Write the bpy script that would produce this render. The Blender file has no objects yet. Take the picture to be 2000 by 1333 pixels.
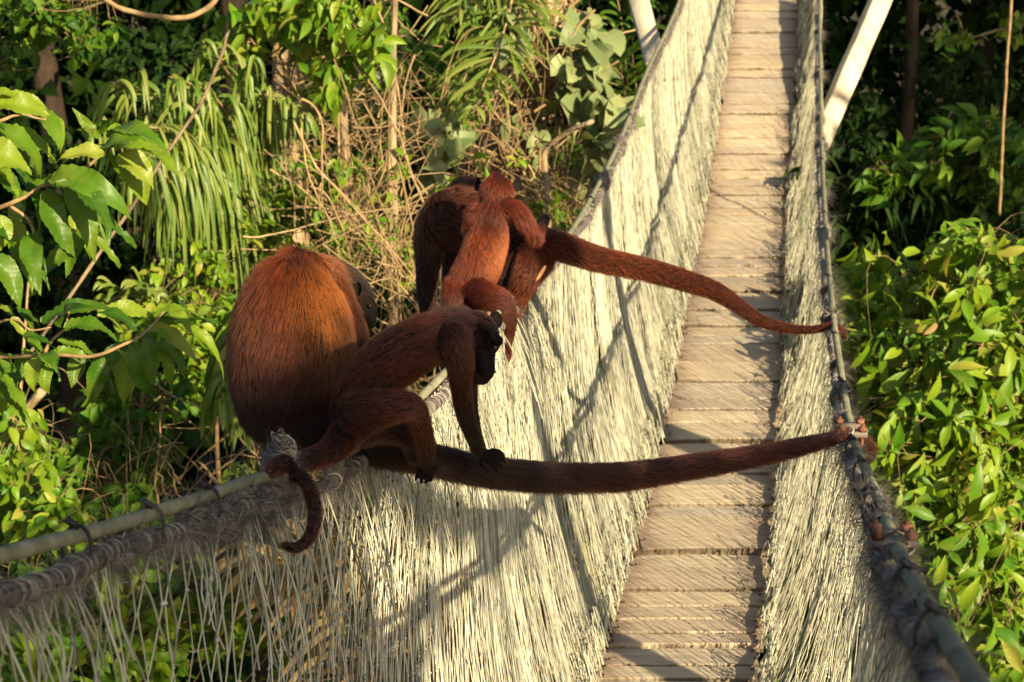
import bpy, math, random
import numpy as np
from mathutils import Vector, Matrix

random.seed(7)
RNG = np.random.default_rng(11)
SC = bpy.context.scene
COL = SC.collection

# ---------------------------------------------------------------- camera
F = 3889.0                      # focal length in photo pixels (photo 2000 px wide)
PITCH = math.atan(967 / F)
CAM_Z = 10.0
cam = bpy.data.cameras.new("camera")
cam_o = bpy.data.objects.new("camera", cam)
COL.objects.link(cam_o)
cam.sensor_width = 36
cam.lens = 36 * F / 2000
cam.clip_start = 0.05
cam.clip_end = 400
cam_o.location = (0, 0, CAM_Z)
cam_o.rotation_euler = (math.pi / 2 - PITCH, 0, 0)
cam.dof.use_dof = True
cam.dof.focus_distance = 3.95
cam.dof.aperture_fstop = 10.5
SC.camera = cam_o

# ---------------------------------------------------------------- daylight
SUN_EL = math.radians(23)
SUN_HEAD = math.radians(-35)      # heading the light travels, 0 = +Y, positive to the right
world = bpy.data.worlds.new("World")
SC.world = world
world.use_nodes = True
wn = world.node_tree
sky = wn.nodes.new("ShaderNodeTexSky")
sky.sky_type = 'NISHITA'
sky.sun_disc = False
sky.sun_elevation = SUN_EL
# direction towards the sun
TO_SUN = np.array([-math.sin(SUN_HEAD) * math.cos(SUN_EL), -math.cos(SUN_HEAD) * math.cos(SUN_EL), math.sin(SUN_EL)])
sky.sun_rotation = math.atan2(TO_SUN[0], TO_SUN[1])
sky.air_density = 1.2
sky.dust_density = 2.0
bg = wn.nodes["Background"]
wn.links.new(sky.outputs[0], bg.inputs[0])
bg.inputs[1].default_value = 0.055
sun = bpy.data.lights.new("sun", 'SUN')
sun.energy = 5.0
sun.angle = math.radians(0.5)
sun.color = (1.0, 0.80, 0.50)
sun_o = bpy.data.objects.new("sun", sun)
COL.objects.link(sun_o)
sun_o.rotation_euler = Vector(-TO_SUN).to_track_quat('-Z', 'Y').to_euler()
SC.view_settings.view_transform = 'Standard'
SC.view_settings.look = 'None'
SC.view_settings.gamma = 1
SC.view_settings.use_curve_mapping = False
SC.view_settings.exposure = 1.5
SC.cycles.max_bounces = 6
SC.cycles.diffuse_bounces = 3
SC.cycles.glossy_bounces = 2
SC.cycles.transmission_bounces = 4
SC.cycles.transparent_max_bounces = 8

# ---------------------------------------------------------------- helpers
CP, SP = math.cos(PITCH), math.sin(PITCH)

def P(x, y, D):
    """a place that photo pixel (x, y) shows at D metres in front of the camera"""
    x = np.asarray(x, float); y = np.asarray(y, float); D = np.asarray(D, float)
    a = (x - 1000) / F * D
    b = -(y - 666.5) / F * D
    return np.stack([a, D * CP + b * SP, CAM_Z - D * SP + b * CP], -1)

def PP(rows):
    r = np.array(rows, float)
    return P(r[:, 0], r[:, 1], r[:, 2])

def unit(v):
    v = np.asarray(v, float)
    return v / np.maximum(np.linalg.norm(v, axis=-1, keepdims=True), 1e-9)

def spline(pts, n, extra=None):
    """Catmull-Rom through pts, n samples, any number of columns"""
    p = np.asarray(pts, float)
    if len(p) == 2:
        t = np.linspace(0, 1, n)[:, None]
        return p[0] * (1 - t) + p[1] * t
    q = np.vstack([2 * p[0] - p[1], p, 2 * p[-1] - p[-2]])
    seg = np.linalg.norm(np.diff(p[:, :3], axis=0), axis=1)
    cum = np.concatenate([[0], np.cumsum(seg)])
    s = np.linspace(0, cum[-1], n)
    i = np.clip(np.searchsorted(cum, s, side='right') - 1, 0, len(p) - 2)
    t = ((s - cum[i]) / np.maximum(seg[i], 1e-9))[:, None]
    a, b, c, d = q[i], q[i + 1], q[i + 2], q[i + 3]
    return 0.5 * (2 * b + (c - a) * t + (2 * a - 5 * b + 4 * c - d) * t ** 2 + (3 * b - a - 3 * c + d) * t ** 3)

class MB:
    """collects vertices, faces and a per-vertex tint; build() links ONE mesh object"""
    def __init__(s):
        s.v = []; s.q = []; s.t = []; s.c = []; s.n = 0
    def add(s, V, Q=None, T=None, tint=0.0):
        V = np.asarray(V, float).reshape(-1, 3)
        s.v.append(V)
        c = np.empty(len(V)); c[:] = tint
        s.c.append(c)
        if Q is not None and len(Q): s.q.append(np.asarray(Q).reshape(-1, 4) + s.n)
        if T is not None and len(T): s.t.append(np.asarray(T).reshape(-1, 3) + s.n)
        s.n += len(V)
    def mesh(s, name, mat, smooth=True):
        m = bpy.data.meshes.new(name)
        if not s.n: return m
        V = np.vstack(s.v)
        Q = np.vstack(s.q) if s.q else np.zeros((0, 4), int)
        T = np.vstack(s.t) if s.t else np.zeros((0, 3), int)
        nl = Q.size + T.size
        m.vertices.add(len(V)); m.vertices.foreach_set('co', V.astype(np.float32).ravel())
        m.loops.add(nl); m.loops.foreach_set('vertex_index', np.concatenate([Q.ravel(), T.ravel()]).astype(np.int32))
        m.polygons.add(len(Q) + len(T))
        st = np.concatenate([np.arange(len(Q)) * 4, Q.size + np.arange(len(T)) * 3])
        m.polygons.foreach_set('loop_start', st.astype(np.int32))
        m.polygons.foreach_set('use_smooth', np.full(len(Q) + len(T), smooth))
        at = m.attributes.new('tint', 'FLOAT', 'POINT')
        at.data.foreach_set('value', np.concatenate(s.c).astype(np.float32))
        m.update(); m.validate()
        if mat: m.materials.append(mat)
        return m
    def build(s, name, mat, parent=None, smooth=True):
        return link(bpy.data.objects.new(name, s.mesh(name, mat, smooth)), parent)

def link(o, parent=None):
    COL.objects.link(o)
    if parent is not None:
        o.parent = parent
        o.matrix_parent_inverse = Matrix.Translation(-Vector(parent.location)) if False else Matrix.Identity(4)
    return o

def thing(name, label, cat, group=None, kind=None):
    """an Empty that parents the parts of one thing"""
    o = bpy.data.objects.new(name, None)
    COL.objects.link(o)
    o.empty_display_size = 0.1
    return tag(o, label, cat, group, kind)

def tag(o, label=None, cat=None, group=None, kind=None):
    if label: o['label'] = label
    if cat: o['category'] = cat
    if group: o['group'] = group
    if kind: o['kind'] = kind
    return o

def seat(root, at):
    """put the Empty at the thing's base while its parts stay where they are"""
    root.location = Vector(at)
    for ch in root.children:
        ch.location = Vector(ch.location) - Vector(at)

def tubes(mb, paths, rad, k=4, ref=None, tint=0.0, cap=False):
    """batch of swept tubes. paths (M,N,3); rad scalar, (M,), (N,) or (M,N)"""
    p = np.asarray(paths, float)
    if p.ndim == 2: p = p[None]
    M, N = p.shape[:2]
    r = np.asarray(rad, float)
    if r.ndim == 0: r = np.full((M, N), float(r))
    elif r.ndim == 1 and len(r) == N and not (M == N): r = np.broadcast_to(r[None], (M, N))
    elif r.ndim == 1: r = np.broadcast_to(r[:, None], (M, N))
    tg = unit(np.gradient(p, axis=1))
    if ref is None: ref = np.array([0.31, 0.93, 0.17])
    ref = np.asarray(ref, float)
    if ref.ndim == 1: ref = np.broadcast_to(ref, p.shape)
    elif ref.ndim == 2: ref = np.broadcast_to(ref[:, None], p.shape)
    n1 = unit(np.cross(tg, ref)); n2 = np.cross(tg, n1)
    a = np.arange(k) * 2 * math.pi / k
    V = p[:, :, None] + r[:, :, None, None] * (np.cos(a)[None, None, :, None] * n1[:, :, None] + np.sin(a)[None, None, :, None] * n2[:, :, None])
    base = (np.arange(M)[:, None, None] * N + np.arange(N - 1)[None, :, None]) * k
    j = np.arange(k)[None, None]; j2 = (j + 1) % k
    Q = np.stack([base + j, base + j2, base + k + j2, base + k + j], -1).reshape(-1, 4)
    t = np.asarray(tint, float)
    if t.ndim == 1 and len(t) == M: t = np.repeat(t, N * k)
    mb.add(V, Q, tint=t)
    if cap:
        c0 = mb.n
        cv = np.concatenate([p[:, 0], p[:, -1]])
        start = c0 - M * N * k
        T = []
        for m in range(M):
            for jj in range(k):
                b0 = start + m * N * k
                T.append((b0 + (jj + 1) % k, b0 + jj, c0 + m))
                b1 = b0 + (N - 1) * k
                T.append((b1 + jj, b1 + (jj + 1) % k, c0 + M + m))
        mb.add(cv, tint=t if np.ndim(t) == 0 else 0.5)
        mb.t.append(np.array(T))

def box(mb, c, ax, ay, az, tint=0.0):
    """a box: centre and three half-axis vectors"""
    c = np.asarray(c, float)
    s = np.array([[x, y, z] for x in (-1, 1) for y in (-1, 1) for z in (-1, 1)], float)
    V = c + s[:, :1] * ax + s[:, 1:2] * ay + s[:, 2:] * az
    Q = [(0, 1, 3, 2), (4, 6, 7, 5), (0, 4, 5, 1), (2, 3, 7, 6), (0, 2, 6, 4), (1, 5, 7, 3)]
    mb.add(V, Q, tint=tint)

def noise1(x, seed, octaves=3, f=1.0):
    """smooth 1-D value noise in -1..1"""
    x = np.asarray(x, float) * f
    out = np.zeros_like(x); amp = 1.0; tot = 0
    for o in range(octaves):
        r = np.random.default_rng(seed * 131 + o).uniform(-1, 1, 4096)
        i = np.floor(x).astype(int); t = x - i; t = t * t * (3 - 2 * t)
        out += amp * (r[i % 4096] * (1 - t) + r[(i + 1) % 4096] * t)
        tot += amp; amp *= 0.5; x = x * 2.03 + 17.3
    return out / tot

# ---------------------------------------------------------------- materials
def new_mat(name):
    m = bpy.data.materials.new(name); m.use_nodes = True
    nt = m.node_tree
    return m, nt, nt.nodes["Principled BSDF"]

def N(nt, t, **kw):
    n = nt.nodes.new(t)
    for k, v in kw.items(): setattr(n, k, v)
    return n

def ramp(nt, fac, stops, interp='LINEAR'):
    r = N(nt, "ShaderNodeValToRGB"); r.color_ramp.interpolation = interp
    el = r.color_ramp.elements
    while len(el) < len(stops): el.new(0.5)
    for e, (p, c) in zip(el, stops):
        e.position = p; e.color = (*c, 1) if len(c) == 3 else c
    nt.links.new(fac, r.inputs[0])
    return r.outputs[0]

def rnd_fac(nt):
    """0..1 that differs per leaf: object random for leaves that are objects, mesh attribute for joined ones"""
    a = N(nt, "ShaderNodeAttribute", attribute_name="tint")
    o = N(nt, "ShaderNodeObjectInfo")
    s = N(nt, "ShaderNodeMath", operation='ADD')
    nt.links.new(a.outputs['Fac'], s.inputs[0]); nt.links.new(o.outputs['Random'], s.inputs[1])
    f = N(nt, "ShaderNodeMath", operation='FRACT'); nt.links.new(s.outputs[0], f.inputs[0])
    return f.outputs[0]

def mix(nt, fac, a, b, blend='MIX'):
    m = N(nt, "ShaderNodeMix", data_type='RGBA', blend_type=blend)
    for sock, v in ((m.inputs[0], fac), (m.inputs[6], a), (m.inputs[7], b)):
        if isinstance(v, (int, float)): sock.default_value = v
        elif isinstance(v, tuple): sock.default_value = (*v, 1)
        else: nt.links.new(v, sock)
    return m.outputs[2]

def noise(nt, scale, detail=3, rough=0.55, vec=None, dist=0.0):
    n = N(nt, "ShaderNodeTexNoise")
    n.inputs['Scale'].default_value = scale; n.inputs['Detail'].default_value = detail
    n.inputs['Roughness'].default_value = rough; n.inputs['Distortion'].default_value = dist
    if vec is not None: nt.links.new(vec, n.inputs['Vector'])
    return n.outputs['Fac']

def bump(nt, b, h, strength=0.3, dist=0.01):
    n = N(nt, "ShaderNodeBump"); n.inputs['Strength'].default_value = strength
    n.inputs['Distance'].default_value = dist
    nt.links.new(h, n.inputs['Height']); nt.links.new(n.outputs[0], b.inputs['Normal'])

def leaf_mat(name, stops, rough=0.42, trans=0.35, spots=0.5, spot_col=(0.10, 0.07, 0.015), tcol=(1.25, 1.1, 0.5), spec=0.30):
    m, nt, b = new_mat(name)
    fac = rnd_fac(nt)
    c = ramp(nt, fac, stops)
    geo = N(nt, "ShaderNodeNewGeometry")
    n1 = noise(nt, 9, 4, vec=geo.outputs['Position'])
    c = mix(nt, ramp(nt, n1, [(0.45, (0, 0, 0)), (0.8, (1, 1, 1))]), c, mix(nt, 0.55, c, tuple(np.array(stops[-1][1]) * 0.9)))
    n2 = noise(nt, 55, 3, vec=geo.outputs['Position'])
    c = mix(nt, ramp(nt, n2, [(0.66, (0, 0, 0)), (0.74, (spots, spots, spots))]), c, spot_col)
    nt.links.new(c, b.inputs['Base Color'])
    b.inputs['Roughness'].default_value = rough
    b.inputs['Specular IOR Level'].default_value = spec
    tr = N(nt, "ShaderNodeBsdfTranslucent")
    nt.links.new(mix(nt, 1.0, c, tcol, 'MULTIPLY'), tr.inputs[0])
    ms = N(nt, "ShaderNodeMixShader"); ms.inputs[0].default_value = trans
    nt.links.new(b.outputs[0], ms.inputs[1]); nt.links.new(tr.outputs[0], ms.inputs[2])
    nt.links.new(ms.outputs[0], nt.nodes["Material Output"].inputs[0])
    n3 = noise(nt, 160, 2, vec=geo.outputs['Position'])
    bump(nt, b, n3, 0.25, 0.002)
    return m

def plain_mat(name, stops, rough=0.8, scale=20, bumps=0.3, bdist=0.003, stretch=None, spec=0.2, use_tint=True):
    m, nt, b = new_mat(name)
    geo = N(nt, "ShaderNodeNewGeometry")
    vec = geo.outputs['Position']
    if stretch:
        mp = N(nt, "ShaderNodeMapping"); mp.inputs['Scale'].default_value = stretch
        nt.links.new(vec, mp.inputs[0]); vec = mp.outputs[0]
    n1 = noise(nt, scale, 5, 0.6, vec)
    if use_tint:
        s = N(nt, "ShaderNodeMath", operation='MULTIPLY_ADD')
        nt.links.new(rnd_fac(nt), s.inputs[0]); s.inputs[1].default_value = 0.35
        nt.links.new(n1, s.inputs[2])
        s2 = N(nt, "ShaderNodeMath", operation='SUBTRACT'); nt.links.new(s.outputs[0], s2.inputs[0]); s2.inputs[1].default_value = 0.17
        n1 = s2.outputs[0]
    nt.links.new(ramp(nt, n1, stops), b.inputs['Base Color'])
    b.inputs['Roughness'].default_value = rough
    b.inputs['Specular IOR Level'].default_value = spec
    bump(nt, b, noise(nt, scale * 4, 4, 0.6, vec), bumps, bdist)
    return m
# ================================================================ the rope bridge
# rope, deck edge and net curves of the bridge, all as functions of the distance Y along it
DECK_L = PP([(1040, 1790, 4.62), (1160, 1333, 5.83), (1280, 900, 7.78), (1330, 650, 9.3), (1376, 400, 11.3), (1406, 200, 12.7), (1433, 0, 14.2), (1458, -230, 16.0), (1480, -480, 18.2)])
DECK_R = PP([(1440, 1790, 4.62), (1482, 1333, 5.83), (1520, 900, 7.78), (1532, 650, 9.3), (1541, 400, 11.3), (1553, 200, 12.7), (1564, 0, 14.2), (1577, -230, 16.0), (1590, -480, 18.2)])
ROPE_L = PP([(-420, 1235, 1.6), (0, 1105, 2.15), (250, 1035, 2.6), (500, 950, 3.15), (690, 890, 3.75), (850, 760, 4.62), (1000, 590, 6.1), (1118, 455, 7.3), (1207, 290, 8.75), (1262, 150, 10.2), (1330, 0, 11.8), (1378, -160, 13.6), (1420, -340, 15.7), (1450, -520, 18.0)])
ROPE_R = PP([(2120, 1650, 1.05), (1880, 1333, 1.55), (1752, 1100, 2.55), (1700, 960, 3.7), (1662, 860, 4.62), (1640, 740, 5.3), (1622, 600, 6.2), (1610, 450, 7.3), (1603, 290, 8.75), (1600, 130, 10.3), (1600, 0, 11.8), (1606, -160, 13.6), (1612, -340, 15.7), (1618, -520, 18.0)])

def by_Y(ctrl):
    d = spline(ctrl, 400)
    o = np.argsort(d[:, 1]); d = d[o]
    def f(Y):
        Y = np.asarray(Y, float)
        return np.stack([np.interp(Y, d[:, 1], d[:, 0]), Y, np.interp(Y, d[:, 1], d[:, 2])], -1)
    return f
deckL, deckR, ropeL, ropeR = map(by_Y, (DECK_L, DECK_R, ROPE_L, ROPE_R))
def ext(f, Ylim):
    """carry a curve on straight below Ylim"""
    def g(Y):
        Y = np.asarray(Y, float)
        a, b = f(np.array(Ylim)), f(np.array(Ylim + 0.8))
        s = (b - a) / 0.8
        low = Y < Ylim
        r = f(np.where(low, Ylim, Y))
        return np.where(low[..., None], a + s * (Y - Ylim)[..., None], r)
    return g
deckL, deckR = ext(deckL, 4.3), ext(deckR, 4.3)

# ---- materials
def net_mat(name, tone):
    m, nt, b = new_mat(name)
    a = N(nt, "ShaderNodeAttribute", attribute_name="tint")
    c = ramp(nt, a.outputs['Fac'], tone)
    geo = N(nt, "ShaderNodeNewGeometry")
    mp = N(nt, "ShaderNodeMapping"); mp.inputs['Scale'].default_value = (3, 3, 0.6)
    nt.links.new(geo.outputs['Position'], mp.inputs[0])
    g = ramp(nt, noise(nt, 2.2, 4, 0.6, mp.outputs[0]), [(0.52, (0, 0, 0)), (0.72, (0.6, 0.6, 0.6))])
    c = mix(nt, g, c, (0.27, 0.27, 0.15))
    nt.links.new(c, b.inputs['Base Color'])
    b.inputs['Roughness'].default_value = 0.75
    b.inputs['Specular IOR Level'].default_value = 0.25
    return m
M_NET = net_mat('net_cord', [(0.0, (0.13, 0.14, 0.11)), (0.35, (0.30, 0.305, 0.24)), (0.7, (0.44, 0.435, 0.34)), (1.0, (0.56, 0.54, 0.42))])
M_FUZZ = plain_mat('frayed_fibre', [(0.3, (0.10, 0.09, 0.08)), (0.6, (0.22, 0.20, 0.18)), (0.85, (0.38, 0.35, 0.32))], 0.9, 30, 0.0)
M_BIND = plain_mat('net_roll', [(0.25, (0.03, 0.027, 0.025)), (0.5, (0.12, 0.108, 0.10)), (0.8, (0.32, 0.29, 0.27))], 0.9, 70, 0.9, 0.004)
M_CORE = plain_mat('laid_rope', [(0.3, (0.07, 0.074, 0.046)), (0.6, (0.14, 0.145, 0.095)), (0.9, (0.23, 0.23, 0.17))], 0.7, 25, 0.3, 0.002)
M_TIE = plain_mat('black_tie', [(0.3, (0.012, 0.012, 0.014)), (0.8, (0.045, 0.045, 0.05))], 0.5, 30, 0.2)
M_RUST = plain_mat('rusty_steel', [(0.3, (0.05, 0.02, 0.012)), (0.6, (0.16, 0.065, 0.035)), (0.85, (0.25, 0.14, 0.09))], 0.7, 60, 0.5, 0.002)
M_ZINC = plain_mat('dull_steel', [(0.3, (0.07, 0.055, 0.045)), (0.8, (0.17, 0.145, 0.125))], 0.55, 50, 0.4, 0.002)

def wood_mat():
    m, nt, b = new_mat('weathered_board')
    tc = N(nt, "ShaderNodeTexCoord"); oi = N(nt, "ShaderNodeObjectInfo")
    ad = N(nt, "ShaderNodeVectorMath", operation='ADD')
    cx = N(nt, "ShaderNodeCombineXYZ")
    mu = N(nt, "ShaderNodeMath", operation='MULTIPLY'); nt.links.new(oi.outputs['Random'], mu.inputs[0]); mu.inputs[1].default_value = 37
    nt.links.new(mu.outputs[0], cx.inputs[0]); nt.links.new(mu.outputs[0], cx.inputs[2])
    nt.links.new(tc.outputs['Object'], ad.inputs[0]); nt.links.new(cx.outputs[0], ad.inputs[1])
    mp = N(nt, "ShaderNodeMapping"); mp.inputs['Scale'].default_value = (2.2, 26, 26); mp.inputs['Rotation'].default_value = (0, 0, -0.03)
    nt.links.new(ad.outputs[0], mp.inputs[0])
    g = noise(nt, 2.0, 6, 0.65, mp.outputs[0], 0.6)
    base = ramp(nt, oi.outputs['Random'], [(0, (0.37, 0.31, 0.225)), (0.25, (0.49, 0.415, 0.285)), (0.4, (0.36, 0.325, 0.26)), (0.6, (0.45, 0.375, 0.27)), (0.8, (0.33, 0.285, 0.225)), (1, (0.54, 0.46, 0.32))])
    c = mix(nt, ramp(nt, g, [(0.42, (1, 1, 1)), (0.62, (0, 0, 0))]), base, mix(nt, 0.34, base, (0.17, 0.12, 0.085)))
    # stained, worn ends
    sx = N(nt, "ShaderNodeSeparateXYZ"); nt.links.new(tc.outputs['Object'], sx.inputs[0])
    ab = N(nt, "ShaderNodeMath", operation='ABSOLUTE'); nt.links.new(sx.outputs[0], ab.inputs[0])
    n2 = noise(nt, 1.5, 4, 0.6, mp.outputs[0])
    s = N(nt, "ShaderNodeMath", operation='MULTIPLY_ADD'); nt.links.new(n2, s.inputs[0]); s.inputs[1].default_value = 0.22; nt.links.new(ab.outputs[0], s.inputs[2])
    c = mix(nt, ramp(nt, s.outputs[0], [(0.24, (0, 0, 0)), (0.36, (0.75, 0.75, 0.75))]), c, (0.16, 0.10, 0.075))
    n4 = noise(nt, 14, 4, 0.6, ad.outputs[0])
    c = mix(nt, ramp(nt, n4, [(0.55, (0, 0, 0)), (0.75, (0.5, 0.5, 0.5))]), c, (0.38, 0.33, 0.24))
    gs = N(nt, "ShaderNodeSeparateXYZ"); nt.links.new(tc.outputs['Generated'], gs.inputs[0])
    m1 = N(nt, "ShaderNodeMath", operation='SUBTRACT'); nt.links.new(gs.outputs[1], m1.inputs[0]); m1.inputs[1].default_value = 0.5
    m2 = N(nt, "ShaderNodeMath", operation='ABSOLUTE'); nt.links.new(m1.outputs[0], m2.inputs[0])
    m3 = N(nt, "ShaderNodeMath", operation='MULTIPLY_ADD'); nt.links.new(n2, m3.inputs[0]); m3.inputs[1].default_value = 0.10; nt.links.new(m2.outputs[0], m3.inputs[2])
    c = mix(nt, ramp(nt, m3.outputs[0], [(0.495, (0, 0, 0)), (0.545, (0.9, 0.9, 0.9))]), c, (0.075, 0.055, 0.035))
    nt.links.new(c, b.inputs['Base Color'])
    b.inputs['Roughness'].default_value = 0.8
    b.inputs['Specular IOR Level'].default_value = 0.25
    bump(nt, b, g, 0.6, 0.006)
    return m
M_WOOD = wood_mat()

bridge = thing('rope_bridge', 'narrow hanging footbridge with a plank deck between two pale fishing-net side walls', 'footbridge')

# ---- planks; the seams follow those in the photo, measured down the middle of the deck
SEAMS = [1790, 1700, 1610, 1520, 1440, 1375, 1327, 1298, 1262, 1236, 1210, 1184, 1152, 1108, 1076, 1012, 988, 949, 925, 898, 862, 824, 801, 780, 747, 707, 672, 655, 637, 606, 587, 570, 554, 538, 519, 503, 486, 470, 437, 419, 407, 393, 380, 362, 347, 332, 318, 300, 286, 269, 254, 239, 223, 206, 182, 164, 150, 135, 121, 107, 93, 80, 65, 50, 36, 22, 8, -8, -24, -42, -60, -80, -100, -125, -150, -180, -210, -240, -275, -310, -350, -395, -440]
_cl = spline((DECK_L + DECK_R) / 2, 3000)
_d = (_cl - np.array([0, 0, CAM_Z]))
_cy = 666.5 - F * (_d @ np.array([0, SP, CP])) / (_d @ np.array([0, CP, -SP]))
_o = np.argsort(_cy)
seamY = np.interp(np.array(SEAMS), _cy[_o], _cl[_o, 1])
rr = np.random.default_rng(5)
def plank_obj(y0, y1, gap=0.007):
    ym = (y0 + y1) / 2
    a, b = deckL(ym), deckR(ym)
    a0, a1 = (deckL(y0) + deckR(y0)) / 2, (deckL(y1) + deckR(y1)) / 2
    X = unit(b - a); L = np.linalg.norm(b - a) / 2 + rr.uniform(-0.012, 0.014)
    Yv = unit((a1 - a0)); W = np.linalg.norm(a1 - a0) / 2 - gap * rr.uniform(0.8, 1.5)
    W = max(W, 0.02)
    X = unit(X + rr.normal(0, 0.006) * Yv)
    Yv = unit(Yv + np.array([0, 0, rr.normal(0, 0.022)]))
    Z = unit(np.cross(X, Yv)); Yv = np.cross(Z, X)
    nx, ny, th = 12, 4, 0.028
    us = np.linspace(-1, 1, nx); vs = np.array([-1, -0.93, 0.93, 1])
    edge = noise1(us * 5 + rr.uniform(0, 500), 3) * 0.005; edge2 = noise1(us * 5 + rr.uniform(0, 500), 4) * 0.005
    endL, endR = rr.normal(0, 0.006, ny), rr.normal(0, 0.006, ny)
    cup = rr.normal(0, 0.0025); bow = rr.normal(0, 0.004)
    V = []
    for layer in (0, 1):
        for j, v in enumerate(vs):
            for i, u in enumerate(us):
                x = u * L + (endL[j] if i == 0 else endR[j] if i == nx - 1 else 0)
                y = v * W + (edge[i] if v < 0 else edge2[i])
                z = (0 if abs(v) < 0.95 else -0.004) + bow * u * u + cup * v * v
                if i in (0, nx - 1): z -= 0.004
                V.append((x, y, z if layer == 0 else -th + bow * u * u))
    idx = lambda l, j, i: l * nx * ny + j * nx + i
    Q = []
    for j in range(ny - 1):
        for i in range(nx - 1):
            Q.append((idx(0, j, i), idx(0, j, i + 1), idx(0, j + 1, i + 1), idx(0, j + 1, i)))
            if j == 0: pass
    for i in range(nx - 1):
        Q.append((idx(1, 0, i), idx(1, 0, i + 1), idx(0, 0, i + 1), idx(0, 0, i)))
        Q.append((idx(0, ny - 1, i), idx(0, ny - 1, i + 1), idx(1, ny - 1, i + 1), idx(1, ny - 1, i)))
        Q.append((idx(1, ny - 1, i), idx(1, ny - 1, i + 1), idx(1, 0, i + 1), idx(1, 0, i)))
    for j in range(ny - 1):
        Q.append((idx(0, j, 0), idx(0, j + 1, 0), idx(1, j + 1, 0), idx(1, j, 0)))
        Q.append((idx(0, j + 1, nx - 1), idx(0, j, nx - 1), idx(1, j, nx - 1), idx(1, j + 1, nx - 1)))
    mb = MB(); mb.add(np.array(V), Q)
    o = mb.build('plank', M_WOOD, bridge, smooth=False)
    M = Matrix(((X[0], Yv[0], Z[0], 0), (X[1], Yv[1], Z[1], 0), (X[2], Yv[2], Z[2], 0), (0, 0, 0, 1)))
    c = (a0 + a1) / 2 + np.array([0, 0, rr.normal(0, 0.0035)])
    o.matrix_basis = Matrix.Translation(Vector(c)) @ M
    return o, c, X, Yv, Z, L, W
debris = MB(); nails = MB()
for k in range(len(seamY) - 1):
    o, c, X, Yv, Z, L, W = plank_obj(seamY[k], seamY[k + 1])
    for sx in (-0.93, 0.93):                       # nail heads near both ends
        for sy in (-0.5, 0.5):
            p = c + X * sx * L + Yv * sy * W + Z * 0.002
            box(nails, p, X * 0.004, Yv * 0.004, Z * 0.002)
    e = c - Yv * (W + 0.003) - Z * 0.006
    nn = rr.integers(2, 8)
    for _ in range(nn):                            # grit, leaf crumbs and fibre lodged in the seams
        p = e + X * rr.uniform(-1, 1) * L * 0.97 + Yv * rr.normal(0, 0.004) + Z * rr.uniform(-0.004, 0.003)
        s = rr.uniform(0.002, 0.0055)
        box(debris, p, X * s + Yv * rr.normal(0, s * .3), Yv * s * 0.5, Z * s * 0.45, tint=rr.uniform())
M_CRUMB = plain_mat('litter_crumbs', [(0.3, (0.06, 0.04, 0.02)), (0.6, (0.17, 0.13, 0.07)), (0.85, (0.32, 0.28, 0.18))], 0.9, 60, 0.0)
tag(debris.build('seam_litter', M_CRUMB, bridge), kind='stuff')
tag(nails.build('nail_head', M_RUST, bridge), kind='stuff')

# bearer cables and edge ropes along the deck
Ys = np.linspace(3.2, 17.6, 900)
def offset_curve(f, dx, dz, amp, seed, fr=6):
    p = f(Ys) + np.array([dx, 0, dz])
    p[:, 0] += noise1(Ys, seed, 3, fr) * amp; p[:, 2] += noise1(Ys, seed + 1, 3, fr) * amp * 0.6
    return p
for f, sgn, sd in ((deckL, -1, 21), (deckR, 1, 31)):
    mb = MB(); tubes(mb, offset_curve(f, -sgn * 0.05, -0.045, 0.002, sd), 0.011, 8, ref=(1, 0, 0.3)); mb.build('bearer_cable', M_ZINC, bridge)
    mb = MB(); r = 0.007 + 0.0035 * noise1(Ys, sd + 5, 2, 14)
    if sgn > 0: r = 0.013 + 0.009 * noise1(Ys, sd + 5, 3, 5)        # the right hem is rolled up thicker
    tubes(mb, offset_curve(f, sgn * (0.008 if sgn < 0 else 0.018), 0.016 if sgn < 0 else 0.030, 0.007 if sgn < 0 else 0.016, sd + 2, 5), r, 6, ref=(1, 0, 0.3), tint=0.2)
    mb.build('deck_edge_rope', M_FUZZ, bridge)

# ---- side nets
def fold(Y, v, seed):
    """depth of the hanging folds, pinned at both ends"""
    w = noise1(Y * 1.0 + 0.05 * np.sin(v * 5), seed, 2, 7.0) * 0.024 + noise1(Y + 0.02 * np.sin(v * 7 + Y), seed + 1, 2, 26.0) * 0.010
    return w * np.sin(np.clip(v, 0, 1) * math.pi) ** 0.4
def drift(Y, v, seed):
    """strands wander sideways together and bunch"""
    d = 0.030 * noise1(v * 2.3 + 40 * seed, seed + 3, 2) + 0.035 * noise1(Y * 3.0 + 2.0 * v, seed + 4, 2) * np.sin(v * math.pi)
    d += 0.012 * noise1(Y * 17 + 3.1 * v, seed + 5, 2) * np.sin(v * math.pi)
    return d
def net_point(top, bot, Y, v, side, seed, layer=0.0, amp=1.0):
    am = amp * np.interp(Y, [2.2, 3.0, 4.2], [0.22, 0.5, 1.0]) if side < 0 else amp
    Yd = Y + drift(Y, v, seed) * am
    a = top(Yd) + np.array([0, 0, -0.018]); b = bot(Yd - (np.interp(Yd, [2.3, 4.2], [0.05, 0.85]) if side < 0 else -0.25)) + np.array([side * 0.022, 0, 0.005])
    p = a + (b - a) * v[..., None]
    bulge = np.sin(v * math.pi) * (np.interp(Y, [2.6, 5.0], [0.115, 0.05]) if side < 0 else 0.045)                       # the net bellies outwards
    p[..., 0] += side * (bulge + layer) + fold(Yd, v, seed) * am
    return p
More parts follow.
